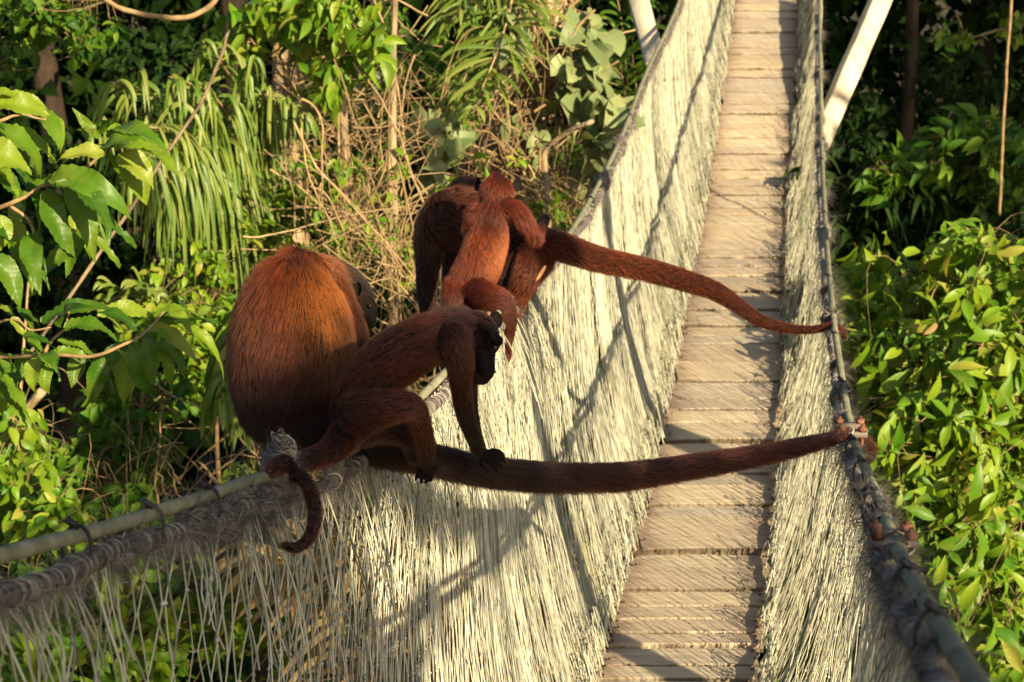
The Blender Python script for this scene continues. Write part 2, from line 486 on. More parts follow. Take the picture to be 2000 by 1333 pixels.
def net(name, top, bot, side, seed, segs):
    """segs: (Y0, Y1, spacing, mesh height, radius, layer offset, openness)"""
    mb = MB(); kn = MB()
    R = np.random.default_rng(seed)
    for (Y0, Y1, sp, mh, rad, lay, opn, amp) in segs:
        ymid = (Y0 + Y1) / 2
        H = 1.08
        rows = max(6, int(H / mh)); sub = 2
        yy = np.linspace(Y0, Y1, 4000); spf = np.interp(yy, sp[0], sp[1])
        cum = np.concatenate([[0], np.cumsum((yy[1] - yy[0]) / spf)[:-1]])
        n = int(cum[-1]); i = np.arange(n)
        Yc = np.interp(i + 0.5, cum, yy); sp = np.interp(Yc, sp[0], sp[1])[:, None]
        j = np.arange(rows * sub + 1)
        Yb = Yc + R.normal(0, 0.12, n) * sp[:, 0]
        sgn = np.where(((i[:, None] + (j[None] // sub)) % 2) == 0, 1, -1).astype(float)
        # at rows the cord meets a neighbour (knot); half way it is between them
        z = sgn.copy()
        half = (j % sub) != 0
        nxt = np.where(((i[:, None] + (j[None] // sub) + 1) % 2) == 0, 1, -1)
        z[:, half] = (sgn[:, half] + nxt[:, half]) / 2
        Y = Yb[:, None] + z * sp * 0.5 * opn + R.normal(0, 0.045, (n, len(j))) * sp
        v = np.broadcast_to(j[None] / (rows * sub), Y.shape) + R.normal(0, 0.0035, (n, 1)) * np.sin(j / (rows * sub) * math.pi)
        p = net_point(top, bot, Y, v, side, seed, lay, amp)
        p[..., 0] += R.normal(0, 0.0006, p.shape[:2])
        # row sag so that knots do not form straight lines
        p[..., 2] += 0.014 * noise1(Y * 3 + lay * 100, seed + 8, 2) * np.sin(v * math.pi)
        tint = np.clip(0.5 + 0.25 * R.normal(size=n) + 0.35 * noise1(Yb, seed + 9, 2, 5), 0, 1)
        tubes(mb, p, rad * R.uniform(0.8, 1.2, n), 4, ref=(1, 0.1, 0), tint=tint)
        if True:
            nk = max(2, int((Yc < 4.6).sum())); q = p[:nk, ::sub][:, 1:-1]
            m = q.shape[0] * q.shape[1]
            q = q.reshape(-1, 3)
            s = (rad * 3.0) * R.uniform(0.7, 1.25, m)
            oc = np.array([(1, 0, 0), (-1, 0, 0), (0, 1, 0), (0, -1, 0), (0, 0, 1.3), (0, 0, -1.3)])
            V = q[:, None] + s[:, None, None] * oc[None]
            f = np.array([(0, 2, 4), (2, 1, 4), (1, 3, 4), (3, 0, 4), (2, 0, 5), (1, 2, 5), (3, 1, 5), (0, 3, 5)])
            T = (np.arange(m)[:, None, None] * 6 + f[None]).reshape(-1, 3)
            mb.add(V, T=T, tint=np.repeat(np.repeat(tint[:nk], q.shape[0] // nk), 6))
    # loose broken ends and snagged loops
    return mb

segsL = [  # Y0, Y1, spacing (a curve over Y), mesh height, radius, layer, openness, fold
    (1.5, 17.5, ([1.5, 2.4, 3.0, 3.6, 4.4, 5.4, 17], [.070, .058, .038, .024, .0155, .0105, .0090]), 0.072, 0.00130, 0.0, 0.97, 0.9),
    (3.3, 17.5, ([3.3, 4.4, 5.4, 17], [.055, .024, .0120, .0105]), 0.085, 0.00145, 0.010, 0.8, 0.9),
]
nl = net('side_net', ropeL, deckL, -1, 3, segsL)
segsR = [
    (1.2, 17.5, ([1.2, 3.2, 4.5, 17], [.040, .032, .020, .020]), 0.085, 0.0011, 0.0, 0.9, 0.9),
    (3.6, 17.5, ([3.6, 17], [.06, .05]), 0.12, 0.0012, 0.010, 0.8, 1.0),
]
nr = net('side_net', ropeR, deckR, 1, 8, segsR)

# loops of slack net lying against the deck edges
def slack(mb, bot, side, seed, n):
    R = np.random.default_rng(seed)
    Y = R.uniform(4.6, 16, n)
    t = np.linspace(0, 1, 15)
    a = bot(Y) + np.array([side * 0.02, 0, 0.02]); L = R.uniform(0.04, 0.16, n); h = R.uniform(0.02, 0.17, n) * R.uniform(0.4, 1, n)
    p = np.repeat(a[:, None], 15, 1)
    p[..., 1] += (t - 0.5)[None] * L[:, None]
    p[..., 2] += np.sin(t * math.pi)[None] * h[:, None] + np.cumsum(R.normal(0, 0.0022, (n, 15)), 1)
    p[..., 0] += side * (np.sin(t * math.pi)[None] * h[:, None] * 0.25) - side * R.uniform(-0.01, 0.035, (n, 1)) + np.cumsum(R.normal(0, 0.0018, (n, 15)), 1)
    tubes(mb, p, R.uniform(0.0012, 0.0026, n), 4, ref=(1, 0.2, 0.1), tint=R.uniform(0.1, 0.9, n))
slack(nl, deckL, -1, 4, 1100)
slack(nr, deckR, 1, 5, 650)
nl.build('side_net', M_NET, bridge)
nr.build('side_net', M_NET, bridge)

# ---- handrails: a laid rope with the net's rolled head lashed below it
def ribbed(top, Y0, Y1, dz, dx, r, pitch=0.0065):
    n = int((Y1 - Y0) / 0.0013)
    Y = np.linspace(Y0, Y1, n)
    p = top(Y) + np.array([dx, 0, dz])
    rad = r * (1 + 0.10 * np.sin(Y / pitch * 2 * math.pi))
    return p, rad
def hair_tuft(mb, centres, dirs, length, n, seed, rad=0.0006, spread=0.8, curl=0.35):
    R = np.random.default_rng(seed)
    c = np.repeat(np.asarray(centres), n, 0); d = np.repeat(np.asarray(dirs), n, 0)
    M = len(c)
    d = unit(d + R.normal(0, spread, (M, 3)))
    L = length * R.uniform(0.3, 1.3, M)
    k = 6; t = np.linspace(0, 1, k)
    bend = R.normal(0, curl, (M, 3)) + np.array([0, 0, -0.35])
    p = c[:, None] + L[:, None, None] * (d[:, None] * t[None, :, None] + bend[:, None] * (t ** 2)[None, :, None]) + R.normal(0, 0.0015, (M, k, 3)) * t[None, :, None]
    rr_ = rad * (1 - 0.7 * t)[None] * R.uniform(0.7, 1.3, M)[:, None]
    tubes(mb, p, rr_, 3, ref=unit(R.normal(size=(M, 3))), tint=R.uniform(0, 1, M))
rail = {}
for nm, top, Y0, Y1, side, seed in (('L', ropeL, 1.4, 17.6, -1, 51), ('R', ropeR, 0.95, 17.6, 1, 61)):
    R = np.random.default_rng(seed)
    p, r = ribbed(top, Y0, min(Y1, 6), 0.010, side * 0.004, 0.0090)
    p2 = top(np.linspace(6, Y1, 300)) + np.array([side * 0.004, 0, 0.008])
    mb = MB(); tubes(mb, p, r, 10, ref=(1, 0, 0.2)); tubes(mb, p2, 0.010, 7, ref=(1, 0, 0.2))
    hr = mb.build('handrail_rope', M_CORE, bridge)
    # rolled net
    Yr = np.linspace(Y0, Y1, 2600)
    q = top(Yr) + np.array([-side * 0.004, 0, -0.020])
    q[:, 2] += 0.005 * noise1(Yr, seed, 2, 6) - 0.012 * np.abs(np.sin(Yr * 5.2)) ** 1.5; q[:, 0] += 0.004 * noise1(Yr, seed + 1, 2, 6)
    rr2 = 0.0130 + 0.0048 * noise1(Yr, seed + 2, 3, 7) + 0.0026 * noise1(Yr, seed + 3, 2, 60) + 0.0008 * np.sin(Yr * 2 * math.pi / 0.013)
    mb = MB(); tubes(mb, q, rr2, 10, ref=(1, 0, 0.2), tint=0.0)
    roll = mb.build('net_roll', M_BIND, bridge)
    # lashings wound round the roll
    m = 520; Yw = np.sort(Y0 + (Y1 - Y0) * R.uniform(0, 1, m) ** 1.6)
    c = np.stack([np.interp(Yw, Yr, q[:, k]) for k in range(3)], -1)
    rw = np.interp(Yw, Yr, rr2) + 0.001
    a = np.linspace(0, 2 * math.pi, 11)
    ring = c[:, None] + rw[:, None, None] * np.stack([np.cos(a), 0 * a, np.sin(a)], -1)[None]
    ring[..., 1] += (R.normal(0, 0.3, m)[:, None] * rw[:, None]) * np.cos(a)[None] + R.normal(0, 0.004, m)[:, None] * a[None] / 6.28
    mb = MB(); tubes(mb, ring, R.uniform(0.0008, 0.0022, m), 5, ref=(0, 1, 0.01), tint=R.uniform(0, 1, m))
    tag(mb.build('lashing', M_FUZZ, bridge), kind='stuff')
    # fuzz of worn fibre
    cc = np.sort(Y0 + (Y1 - Y0) * R.uniform(0, 1, 1500) ** 1.7)
    dens = noise1(cc, seed + 9, 2, 4)
    cc = cc[dens > -0.05]
    ctr = np.stack([np.interp(cc, Yr, q[:, k]) for k in range(3)], -1) + R.normal(0, 0.006, (len(cc), 3))
    mb = MB(); hair_tuft(mb, ctr, np.tile((0, 0, -0.6), (len(ctr), 1)), 0.030, 16, seed, 0.00036, 1.0, 0.7)
    tag(mb.build('frayed_fibre', M_FUZZ, bridge), kind='stuff')
    rail[nm] = (Yr, q, rr2)

def tie(top, Y, side, big=1.0):
    """one black cable tie round rope and roll"""
    c = top(np.array(Y)) + np.array([0, 0, -0.006])
    a = np.linspace(0, 2 * math.pi, 17)
    p = c + np.stack([0.018 * np.cos(a), 0.012 * np.sin(a) * 0.5, 0.029 * np.sin(a)], -1) * big
    mb = MB(); tubes(mb, p, 0.0028, 5, ref=(0, 1, 0.01))
    tubes(mb, np.array([c + (0.004, 0, 0.028 * big), c + (-0.010, -0.004, 0.040 * big)]), 0.0045, 4, ref=(0, 1, 0), cap=True)
    mb.build('cable_tie', M_TIE, bridge)
for x, Y in [(0, 2.28), (0, 2.55), (0, 2.78), (0, 3.5), (0, 5.1), (0, 6.9), (0, 7.7), (0, 9.3)]: tie(ropeL, Y, -1)
for Y in [1.72, 2.15, 2.95, 3.35, 3.9, 4.3, 5.0, 5.6, 6.4, 7.4, 8.4]: tie(ropeR, Y, 1)

def knot(top, Y, seed, h, w, n=60, up=0.3, fuzz=0.05, mat=None):
    """a bulky lump of wound net on a handrail"""
    R = np.random.default_rng(seed)
    c = top(np.array(Y)) + np.array([0, 0, -0.012])
    mb = MB()
    t = np.linspace(0, 1, 22)
    ax = np.stack([0.006 * np.sin(t * 9), 0.01 * np.cos(t * 7), (t - 0.5 + up) * h], -1) + c
    tubes(mb, ax, w * 0.74 * (np.sin(t * math.pi) ** 0.5 * 0.75 + 0.3) * (1 + 0.15 * R.normal(size=22)), 9, ref=(1, 0.1, 0), cap=True)
    a = np.linspace(0, 2 * math.pi, 12)
    m = n * 2; z = R.uniform(-0.5 + up, 0.5 + up, m) * h
    prof = np.sqrt(np.clip(1 - ((z / h - up) * 2) ** 2, 0.08, 1))
    ring = (c + np.stack([0 * z, 0 * z, z], -1))[:, None] + (w * 0.78 * prof * R.uniform(0.85, 1.15, m))[:, None, None] * np.stack([np.cos(a), np.sin(a), 0 * a], -1)[None]
    tl = R.normal(0, 0.28, (m, 2))
    ring[..., 2] += w * (tl[:, :1] * np.cos(a)[None] + tl[:, 1:] * np.sin(a)[None])
    tubes(mb, ring, R.uniform(0.0006, 0.0019, m), 5, ref=(0.02, 0, 1), tint=R.uniform(0, 1, m))
    d = R.normal(size=(n * 3, 3)); d[:, 2] -= 0.1
    hair_tuft(mb, c + np.array([0, 0, up * h]) + unit(d) * np.array([w * .6, w * .6, h * 0.42]), unit(d), fuzz * 0.55, 9, seed, 0.00032, 0.9, 0.8)
    return mb.build('wound_knot', mat or M_BIND, bridge)
knot(ropeL, 3.13, 71, 0.095, 0.036, 90, 0.30, 0.028)
knot(ropeL, 2.72, 77, 0.035, 0.024, 30, -0.35, 0.07)
knot(ropeL, 2.86, 78, 0.05, 0.028, 30, -0.45, 0.08)
knot(ropeL, 3.02, 79, 0.05, 0.024, 30, -0.5, 0.07)
knot(ropeL, 2.42, 80, 0.03, 0.022, 24, -0.4, 0.06)
knot(ropeL, 3.45, 72, 0.035, 0.022, 40, 0.0, 0.03)
knot(ropeL, 2.95, 73, 0.03, 0.02, 30, -0.2, 0.05)
knot(ropeL, 8.1, 74, 0.06, 0.035, 40, 0.1, 0.04)
knot(ropeL, 8.75, 75, 0.08, 0.035, 40, 0.1, 0.04)
knot(ropeL, 6.05, 76, 0.07, 0.04, 50, -0.2, 0.06)
for kY, kw in ((1.62, .018), (1.9, .02), (2.2, .018), (2.9, .022), (3.5, .022), (3.75, .02), (4.2, .024), (4.7, .022), (5.3, .022), (2.5, .034), (3.15, .024), (4.95, 0.034), (5.9, .034), (6.3, .024), (7.2, .03), (7.9, .02), (8.8, .03), (9.3, .02), (10.2, .03), (11.2, .024), (12.3, .03)):
    knot(ropeR, kY, int(kY * 100), kw * 1.5, kw, 34, 0.0, 0.05)

def clamp(top, Y, s=1.0):
    """rusty U-bolt wire clamp: saddle, bow, two nuts"""
    c = top(np.array(Y)) + np.array([0, 0, 0.004])
    a = np.linspace(-0.3, math.pi + 0.3, 13)
    mb = MB()
    bow = c + np.stack([0.026 * np.cos(a), 0 * a, -0.030 * np.sin(a) + 0.0], -1) * s
    leg1 = np.array([c + np.array([0.026, 0, 0.0]) * s, c + np.array([0.026, 0, 0.040]) * s]); leg2 = leg1 - np.array([0.052, 0, 0]) * s
    tubes(mb, bow, 0.005 * s, 7, ref=(0, 1, 0.01))
    tubes(mb, leg1, 0.005 * s, 7, ref=(0, 1, 0), cap=True); tubes(mb, leg2, 0.005 * s, 7, ref=(0, 1, 0), cap=True)
    b = mb.build('cable_clamp', M_RUST, bridge)
    mb = MB(); box(mb, c + np.array([0, 0, 0.016]) * s, np.array([0.036, 0, 0]) * s, np.array([0, 0.012, 0]) * s, np.array([0, 0, 0.006]) * s)
    mb.build('saddle', M_ZINC, b)
    for sx in (-1, 1):
        mb = MB(); q = c + np.array([0.026 * sx, 0, 0.022]) * s
        tubes(mb, np.array([q, q + np.array([0, 0, 0.011]) * s]), 0.011 * s, 6, ref=(0, 1, 0), cap=True)
        mb.build('nut', M_RUST, b)
clamp(ropeR, 4.52, 0.95); clamp(ropeR, 4.40, 0.95); clamp(ropeR, 2.62, 0.85); clamp(ropeR, 2.50, 0.85)

# torn fringe and stray cords hanging off the rolls
def stray(top, bot, side, seed, n, Y0, Y1):
    R = np.random.default_rng(seed); Y = R.uniform(Y0, Y1, n)
    k = 10; t = np.linspace(0, 1, k)
    a = top(Y) + np.array([0, 0, -0.03]); L = R.uniform(0.05, 0.38, n)
    dn = unit(bot(Y) - a)
    p = a[:, None] + dn[:, None] * (t[None] * L[:, None])[..., None]
    p[..., 0] += -side * R.uniform(-0.01, 0.02, (n, 1)) * np.sin(t * 3)[None]
    p[..., 1] += (R.normal(0, 0.05, (n, 1)) * t[None] ** 1.5 + 0.012 * np.sin(t[None] * R.uniform(4, 12, (n, 1)) + R.uniform(0, 6, (n, 1))))
    mb = MB(); tubes(mb, p, R.uniform(0.0008, 0.0018, n), 4, ref=(1, 0.2, 0.1), tint=R.uniform(0, 0.9, n))
    tag(mb.build('stray_cord', M_NET, bridge), kind='stuff')
stray(ropeL, deckL, -1, 81, 60, 1.9, 3.0)
stray(ropeL, deckL, -1, 83, 220, 3.0, 6.5)
stray(ropeR, deckR, 1, 82, 480, 1.3, 9)

mb = MB(); c0 = P(1652, 872, 4.56)
hair_tuft(mb, [c0], [(-0.75, -0.1, -0.25)], 0.075, 60, 91, 0.0006, 0.35, 0.3)
hair_tuft(mb, [c0 + np.array([0, 0, -.01])], [(-0.2, -0.1, -0.8)], 0.06, 40, 92, 0.0006, 0.35, 0.3)
tubes(mb, spline(PP([(1668, 838, 4.56), (1660, 862, 4.55), (1652, 876, 4.55), (1640, 884, 4.55)]), 16), 0.0011, 6, ref=(0, 1, 0), tint=0.9)
tag(mb.build('frayed_string', M_NET, bridge), kind='stuff')

# ---- pale timbers slanting up from the handrails
M_BEAM = plain_mat('pale_timber', [(0.25, (0.30, 0.25, 0.18)), (0.5, (0.46, 0.41, 0.31)), (0.8, (0.54, 0.49, 0.38))], 0.75, 6, 0.5, 0.006, stretch=(1, 1, 0.4))
def beam(a, b, w, d, label):
    a, b = np.asarray(a), np.asarray(b)
    t = unit(b - a); X = unit(np.cross(t, np.array([0, 1, 0.05]))); Yv = np.cross(X, t)
    n = 14; mb = MB()
    k = np.array([(-1, -1), (-1, -.8), (-.8, -1)])
    ring = [(-w, -d * .8), (-w * .9, -d), (w * .9, -d), (w, -d * .8), (w, d * .8), (w * .9, d), (-w * .9, d), (-w, d * .8)]
    V = []
    for i in range(n):
        c = a + (b - a) * i / (n - 1)
        wob = 1 + 0.03 * math.sin(i * 1.7)
        for (x, y) in ring: V.append(c + X * x * wob + Yv * y)
    Q = [(i * 8 + j, i * 8 + (j + 1) % 8, (i + 1) * 8 + (j + 1) % 8, (i + 1) * 8 + j) for i in range(n - 1) for j in range(8)]
    mb.add(np.array(V), Q)
    T = [(0, j + 1, j) for j in range(1, 7)] + [((n - 1) * 8, (n - 1) * 8 + j, (n - 1) * 8 + j + 1) for j in range(1, 7)]
    mb.t.append(np.array(T))
    o = mb.build('support_beam', M_BEAM)
    tag(o, label, 'wooden beam', 'pale timbers slanting up beside the footbridge')
    return o
beam(P(1285, 140, 11.2), P(1195, -190, 13.0), 0.058, 0.045, 'pale slanting timber leaning left from behind the left net wall')
beam(P(1596, 285, 12.0), P(1768, -110, 13.2), 0.062, 0.05, 'long pale slanting timber leaning right in front of the dark forest')
# ================================================================ the forest
def dens(scale):  # small helper for leaf counts
    return int(scale)

# ---- leaf shapes: base at the origin, tip along +Y (length 1), face up +Z
def leaf_tpl(kind, R, nl=6, w=0.2, droop=0.3, fold=0.12, wav=0.02, twist=0.2, tip=1.6, veins=0):
    nw = 5 if veins == 0 else 9
    t = np.linspace(0, 1, nl)
    if kind == 'oval': pr = np.sin(np.pi * np.clip(t, 0, 1) ** 0.85) ** 0.75 * (1 - 0.15 * t)
    elif kind == 'point': pr = (np.sin(np.pi * t ** 0.72) ** 0.8) * (1 - 0.35 * t ** 3)
    elif kind == 'obov': pr = np.sin(np.pi * t ** 1.35) ** 0.85
    elif kind == 'heart': pr = np.where(t < 0.25, 0.72 + 1.1 * t, np.cos((t - 0.25) / 0.75 * np.pi / 2) ** 0.75)
    elif kind == 'strap': pr = np.clip(np.minimum(t * 9, (1 - t) * 3.2), 0, 1) ** 0.7
    pr = np.maximum(pr, 0.015)
    u = np.linspace(-1, 1, nw)
    dr = droop * R.uniform(0.6, 1.4); tw = R.normal(0, twist); side = R.normal(0, 0.08)
    V = np.zeros((nl, nw, 3))
    ang = -dr * t ** 1.2                                       # bending down along the length
    y = np.concatenate([[0], np.cumsum(np.cos(ang[1:] * 1.6) / (nl - 1))]); z = np.concatenate([[0], np.cumsum(np.sin(ang[1:] * 1.6) / (nl - 1))])
    ph = R.uniform(0, 6)
    for i in range(nl):
        x = u * w * pr[i]
        zz = np.abs(u) * w * pr[i] * fold * 2.2 + wav * np.sin(t[i] * 14 + ph + np.sign(u) * 1.3) * np.abs(u)
        if veins: zz = zz + 0.013 * np.cos((t[i] - np.abs(u) * 0.13) * 2 * np.pi * veins) * (np.abs(u) ** 0.5)
        c, s = math.cos(tw * t[i]), math.sin(tw * t[i])
        V[i, :, 0] = x * c - zz * s + side * math.sin(t[i] * 3)
        V[i, :, 1] = y[i] - (np.abs(u) * 0.12 if kind == 'heart' and i == 0 else 0)
        V[i, :, 2] = z[i] + x * s + zz * c
    Q = [(i * nw + j, i * nw + j + 1, (i + 1) * nw + j + 1, (i + 1) * nw + j) for i in range(nl - 1) for j in range(nw - 1)]
    return V.reshape(-1, 3), np.array(Q)

def tpl_set(kind, n, seed, **kw):
    R = np.random.default_rng(seed)
    return [leaf_tpl(kind, R, **kw) for _ in range(n)]

def frame(d, up):
    """rotation matrices with +Y along d and +Z close to up"""
    y = unit(d); x = unit(np.cross(y, up)); z = np.cross(x, y)
    return np.stack([x, y, z], -1)                             # columns

def in_view(p, pad=60):
    d = p - np.array([0, 0, CAM_Z])
    zc = d @ np.array([0, CP, -SP]); zc = np.where(zc < 0.1, 0.1, zc)
    xi = 1000 + F * d[:, 0] / zc; yi = 666.5 - F * (d @ np.array([0, SP, CP])) / zc
    return (xi > -pad) & (xi < 2000 + pad) & (yi > -pad) & (yi < 1333 + pad), zc

def put_leaves(root, name, tpls, mat, base, d, up, size, limit=200, mass='leaf_mass', wscale=None):
    """the largest leaves become parts of their own, the rest one joined part"""
    if len(base) == 0: return
    base, d, up, size = map(np.asarray, (base, d, up, size))
    R = np.random.default_rng(len(base))
    rot = frame(d, up); which = R.integers(0, len(tpls), len(base))
    vis, zc = in_view(base)
    score = np.where(vis, size / zc, 0)
    order = np.argsort(-score)
    big = order[:limit][score[order[:limit]] > 0]
    rest = np.setdiff1d(np.arange(len(base)), big)
    meshes = []
    for V, Q in tpls:
        mb = MB(); mb.add(V, Q); meshes.append(mb.mesh(name, mat))
    for i in big:
        o = bpy.data.objects.new(name, meshes[which[i]])
        M = Matrix(np.vstack([np.hstack([rot[i] * size[i] * (np.array([wscale[i], 1, 1]) if wscale is not None else 1.0), base[i][:, None]]), [0, 0, 0, 1]]).tolist())
        o.matrix_basis = M
        COL.objects.link(o); o.parent = root
    if len(rest):
        mb = MB()
        for k, (V, Q) in enumerate(tpls):
            r = rest[which[rest] == k]
            if not len(r): continue
            W = np.einsum('nij,vj->nvi', rot[r] * size[r][:, None, None], V) + base[r][:, None]
            QQ = (Q[None] + (np.arange(len(r)) * len(V))[:, None, None]).reshape(-1, 4)
            mb.add(W.reshape(-1, 3), QQ, tint=np.repeat(R.uniform(0, 1, len(r)), len(V)))
        o = mb.build(mass, mat, root); tag(o, kind='stuff')

def blob_points(blobs, n, R):
    """points through ellipsoids given as photo x, y, half-width, half-height, distance, half-depth"""
    b = np.array([q[:6] for q in blobs], float)
    wgt = b[:, 2] * b[:, 3]; wgt = wgt / wgt.sum()
    k = R.choice(len(b), n, p=wgt)
    s = unit(R.normal(size=(n, 3))) * R.uniform(0.05, 1, n)[:, None] ** (1 / 2.2)
    return P(b[k, 0] + s[:, 0] * b[k, 2], b[k, 1] + s[:, 1] * b[k, 3], b[k, 4] + s[:, 2] * b[k, 5])

SUNV = TO_SUN
def hub_leaves(hubs, per, size, R, droop=0.5, spread=1.0, face=0.6, jitter=0.35, growth=(0, 0, 0.2)):
    """sprays of leaves round twig ends"""
    n = len(hubs)
    ax = unit(R.normal(size=(n, 3)) * spread + np.array(growth))
    m = n * per
    h = np.repeat(np.arange(n), per); k = np.tile(np.arange(per), n)
    a = k * 2.4 + R.uniform(0, 6.28, n)[h]
    A = ax[h]; u1 = unit(np.cross(A, np.array([0.3, 0.5, 0.81]))); u2 = np.cross(A, u1)
    rad = u1 * np.cos(a)[:, None] + u2 * np.sin(a)[:, None]
    sz = np.broadcast_to(np.asarray(size), (n,))[h] * R.uniform(0.4, 1.25, m)
    base = hubs[h] - A * (k / per)[:, None] * sz[:, None] * 0.75 + rad * sz[:, None] * 0.04 + R.normal(0, 0.12, (m, 3)) * sz[:, None]
    d = unit(rad * 0.9 + A * 0.45 + np.array([0, 0, -droop]) + R.normal(0, jitter, (m, 3)))
    up = unit(SUNV * face + np.array([0, 0, 0.5]) + R.normal(0, 0.45, (m, 3)))
    return base, d, up, sz

def twigs(root, hubs, anchors, R, rad, mat, name='twig', n=None, sag=0.1):
    """curved twigs from the nearest anchor to (some of) the hubs"""
    if n: hubs = hubs[R.permutation(len(hubs))[:n]]
    A = np.asarray(anchors); dd = np.linalg.norm(hubs[:, None] - A[None], axis=2)
    a = A[np.argmin(dd + R.uniform(0, 0.3, dd.shape), axis=1)]
    k = 8; t = np.linspace(0, 1, k)
    L = np.linalg.norm(hubs - a, axis=1)
    bend = R.normal(0, 0.14, (len(hubs), 3)) * L[:, None]; bend[:, 2] += sag * L
    p = a[:, None] * (1 - t)[None, :, None] + hubs[:, None] * t[None, :, None] + bend[:, None] * np.sin(t * math.pi)[None, :, None]
    mb = MB(); tubes(mb, p, rad * (1 - 0.75 * t)[None] * R.uniform(0.6, 1.2, len(hubs))[:, None], 4, ref=unit(R.normal(size=(len(hubs), 3))), tint=R.uniform(0, 1, len(hubs)))
    return tag(mb.build(name, mat, root), kind='stuff')

def limb(root, name, pts, r, mat, k=8, n=40, rough=0.08, seed=1):
    """a tapered, slightly knobbly stem; pts rows are x, y, D in the photo; r = (start, end) in metres"""
    p = spline(PP(pts) if len(pts[0]) == 3 and not isinstance(pts, np.ndarray) else pts, n)
    t = np.linspace(0, 1, n)
    rad = (r[0] * (1 - t) + r[1] * t) * (1 + rough * noise1(t * 14, seed, 3))
    p = p + np.stack([noise1(t * 6, seed + 1), noise1(t * 6, seed + 2), noise1(t * 6, seed + 3)], -1) * r[0] * 0.6
    mb = MB(); tubes(mb, p, rad, k, ref=(0.2, 1, 0.1), tint=random.random(), cap=True)
    mb.build(name, mat, root)
    return p

# ---- materials
G_FORE = leaf_mat('broad_leaf', [(0, (0.030, 0.092, 0.006)), (0.4, (0.068, 0.155, 0.008)), (0.75, (0.14, 0.225, 0.010)), (1, (0.22, 0.265, 0.035))], 0.42, 0.40, 0.5)
G_BRIGHT = leaf_mat('fresh_leaf', [(0, (0.045, 0.140, 0.006)), (0.5, (0.105, 0.215, 0.008)), (0.85, (0.17, 0.265, 0.010)), (1, (0.25, 0.25, 0.04))], 0.45, 0.36, 0.3)
G_MID = leaf_mat('forest_leaf', [(0, (0.018, 0.070, 0.006)), (0.6, (0.050, 0.13, 0.008)), (1, (0.11, 0.18, 0.012))], 0.5, 0.33, spec=0.2)
G_DARK = leaf_mat('deep_forest_leaf', [(0, (0.006, 0.018, 0.004)), (0.6, (0.012, 0.032, 0.006)), (1, (0.024, 0.048, 0.006))], 0.6, 0.2, spec=0.08)  # shade of the forest gaps put into the leaf colour
G_DEEP = leaf_mat('far_forest_leaf', [(0, (0.003, 0.010, 0.002)), (0.6, (0.007, 0.020, 0.003)), (1, (0.015, 0.031, 0.004))], 0.7, 0.2, spec=0.04)  # darkest leaf tone, deep forest shade painted in
G_STRAP = leaf_mat('palm_leaflet', [(0, (0.055, 0.12, 0.014)), (0.6, (0.12, 0.19, 0.022)), (1, (0.20, 0.23, 0.06))], 0.40, 0.33, 0.25)
G_HEART = leaf_mat('grey_green_leaf', [(0, (0.085, 0.13, 0.05)), (0.6, (0.15, 0.20, 0.08)), (1, (0.24, 0.27, 0.12))], 0.5, 0.25, 0.5)
G_DRY = leaf_mat('dry_leaf', [(0, (0.16, 0.10, 0.04)), (0.6, (0.30, 0.21, 0.09)), (1, (0.40, 0.31, 0.15))], 0.7, 0.25, 0.2)
M_TWIG = plain_mat('dry_twig', [(0.25, (0.13, 0.090, 0.045)), (0.55, (0.25, 0.175, 0.09)), (0.85, (0.38, 0.285, 0.16))], 0.85, 22, 0.4)
M_BARK = plain_mat('pale_bark', [(0.25, (0.09, 0.065, 0.04)), (0.5, (0.25, 0.19, 0.115)), (0.8, (0.42, 0.35, 0.23))], 0.9, 7, 0.9, 0.02, stretch=(1, 1, 0.35))
M_DBARK = plain_mat('dark_bark', [(0.25, (0.010, 0.008, 0.005)), (0.55, (0.032, 0.022, 0.014)), (0.85, (0.085, 0.055, 0.032))], 0.9, 9, 0.9, 0.02, stretch=(1, 1, 0.35))
M_SOIL = plain_mat('forest_floor', [(0.25, (0.012, 0.012, 0.006)), (0.5, (0.03, 0.028, 0.014)), (0.8, (0.07, 0.055, 0.03))], 0.95, 2.5, 0.8, 0.05)

# ---- ground: one sheet that falls away under the bridge and climbs behind it
g = np.linspace(-1, 1, 121)
gx = np.sign(g) * np.abs(g) ** 1.8 * 150
gy = np.linspace(0, 1, 150) ** 1.7 * 290 - 60
X, Yg = np.meshgrid(gx, gy)
Z = 1.2 + 0.8 * noise1(X * 0.12 + Yg * 0.05, 3) + 0.6 * noise1(Yg * 0.15 - X * 0.07, 4) + 3.0 * (1 / (1 + np.exp(-(Yg - 24) / 3.5))) + np.clip((Yg - 40) / 200, 0, 1) * 14
V = np.stack([X, Yg, Z], -1).reshape(-1, 3); nx = X.shape[1]; ny = X.shape[0]
ii, jj = np.meshgrid(np.arange(nx - 1), np.arange(ny - 1))
b0 = (jj * nx + ii).ravel()
mb = MB(); mb.add(V, np.stack([b0, b0 + 1, b0 + nx + 1, b0 + nx], -1))
tag(mb.build('ground', M_SOIL), kind='structure')
def ground_z(x, y):
    return 1.2 + 0.8 * noise1(np.array(x * 0.12 + y * 0.05), 3) + 0.6 * noise1(np.array(y * 0.15 - x * 0.07), 4) + 3.0 / (1 + math.exp(-(y - 24) / 3.5)) + min(max((y - 40) / 200, 0), 1) * 14

def root_at(root, xyD):
    p = P(*xyD); z = float(ground_z(p[0], p[1]))
    seat(root, (p[0], p[1], z)) if z < p[2] else seat(root, p)

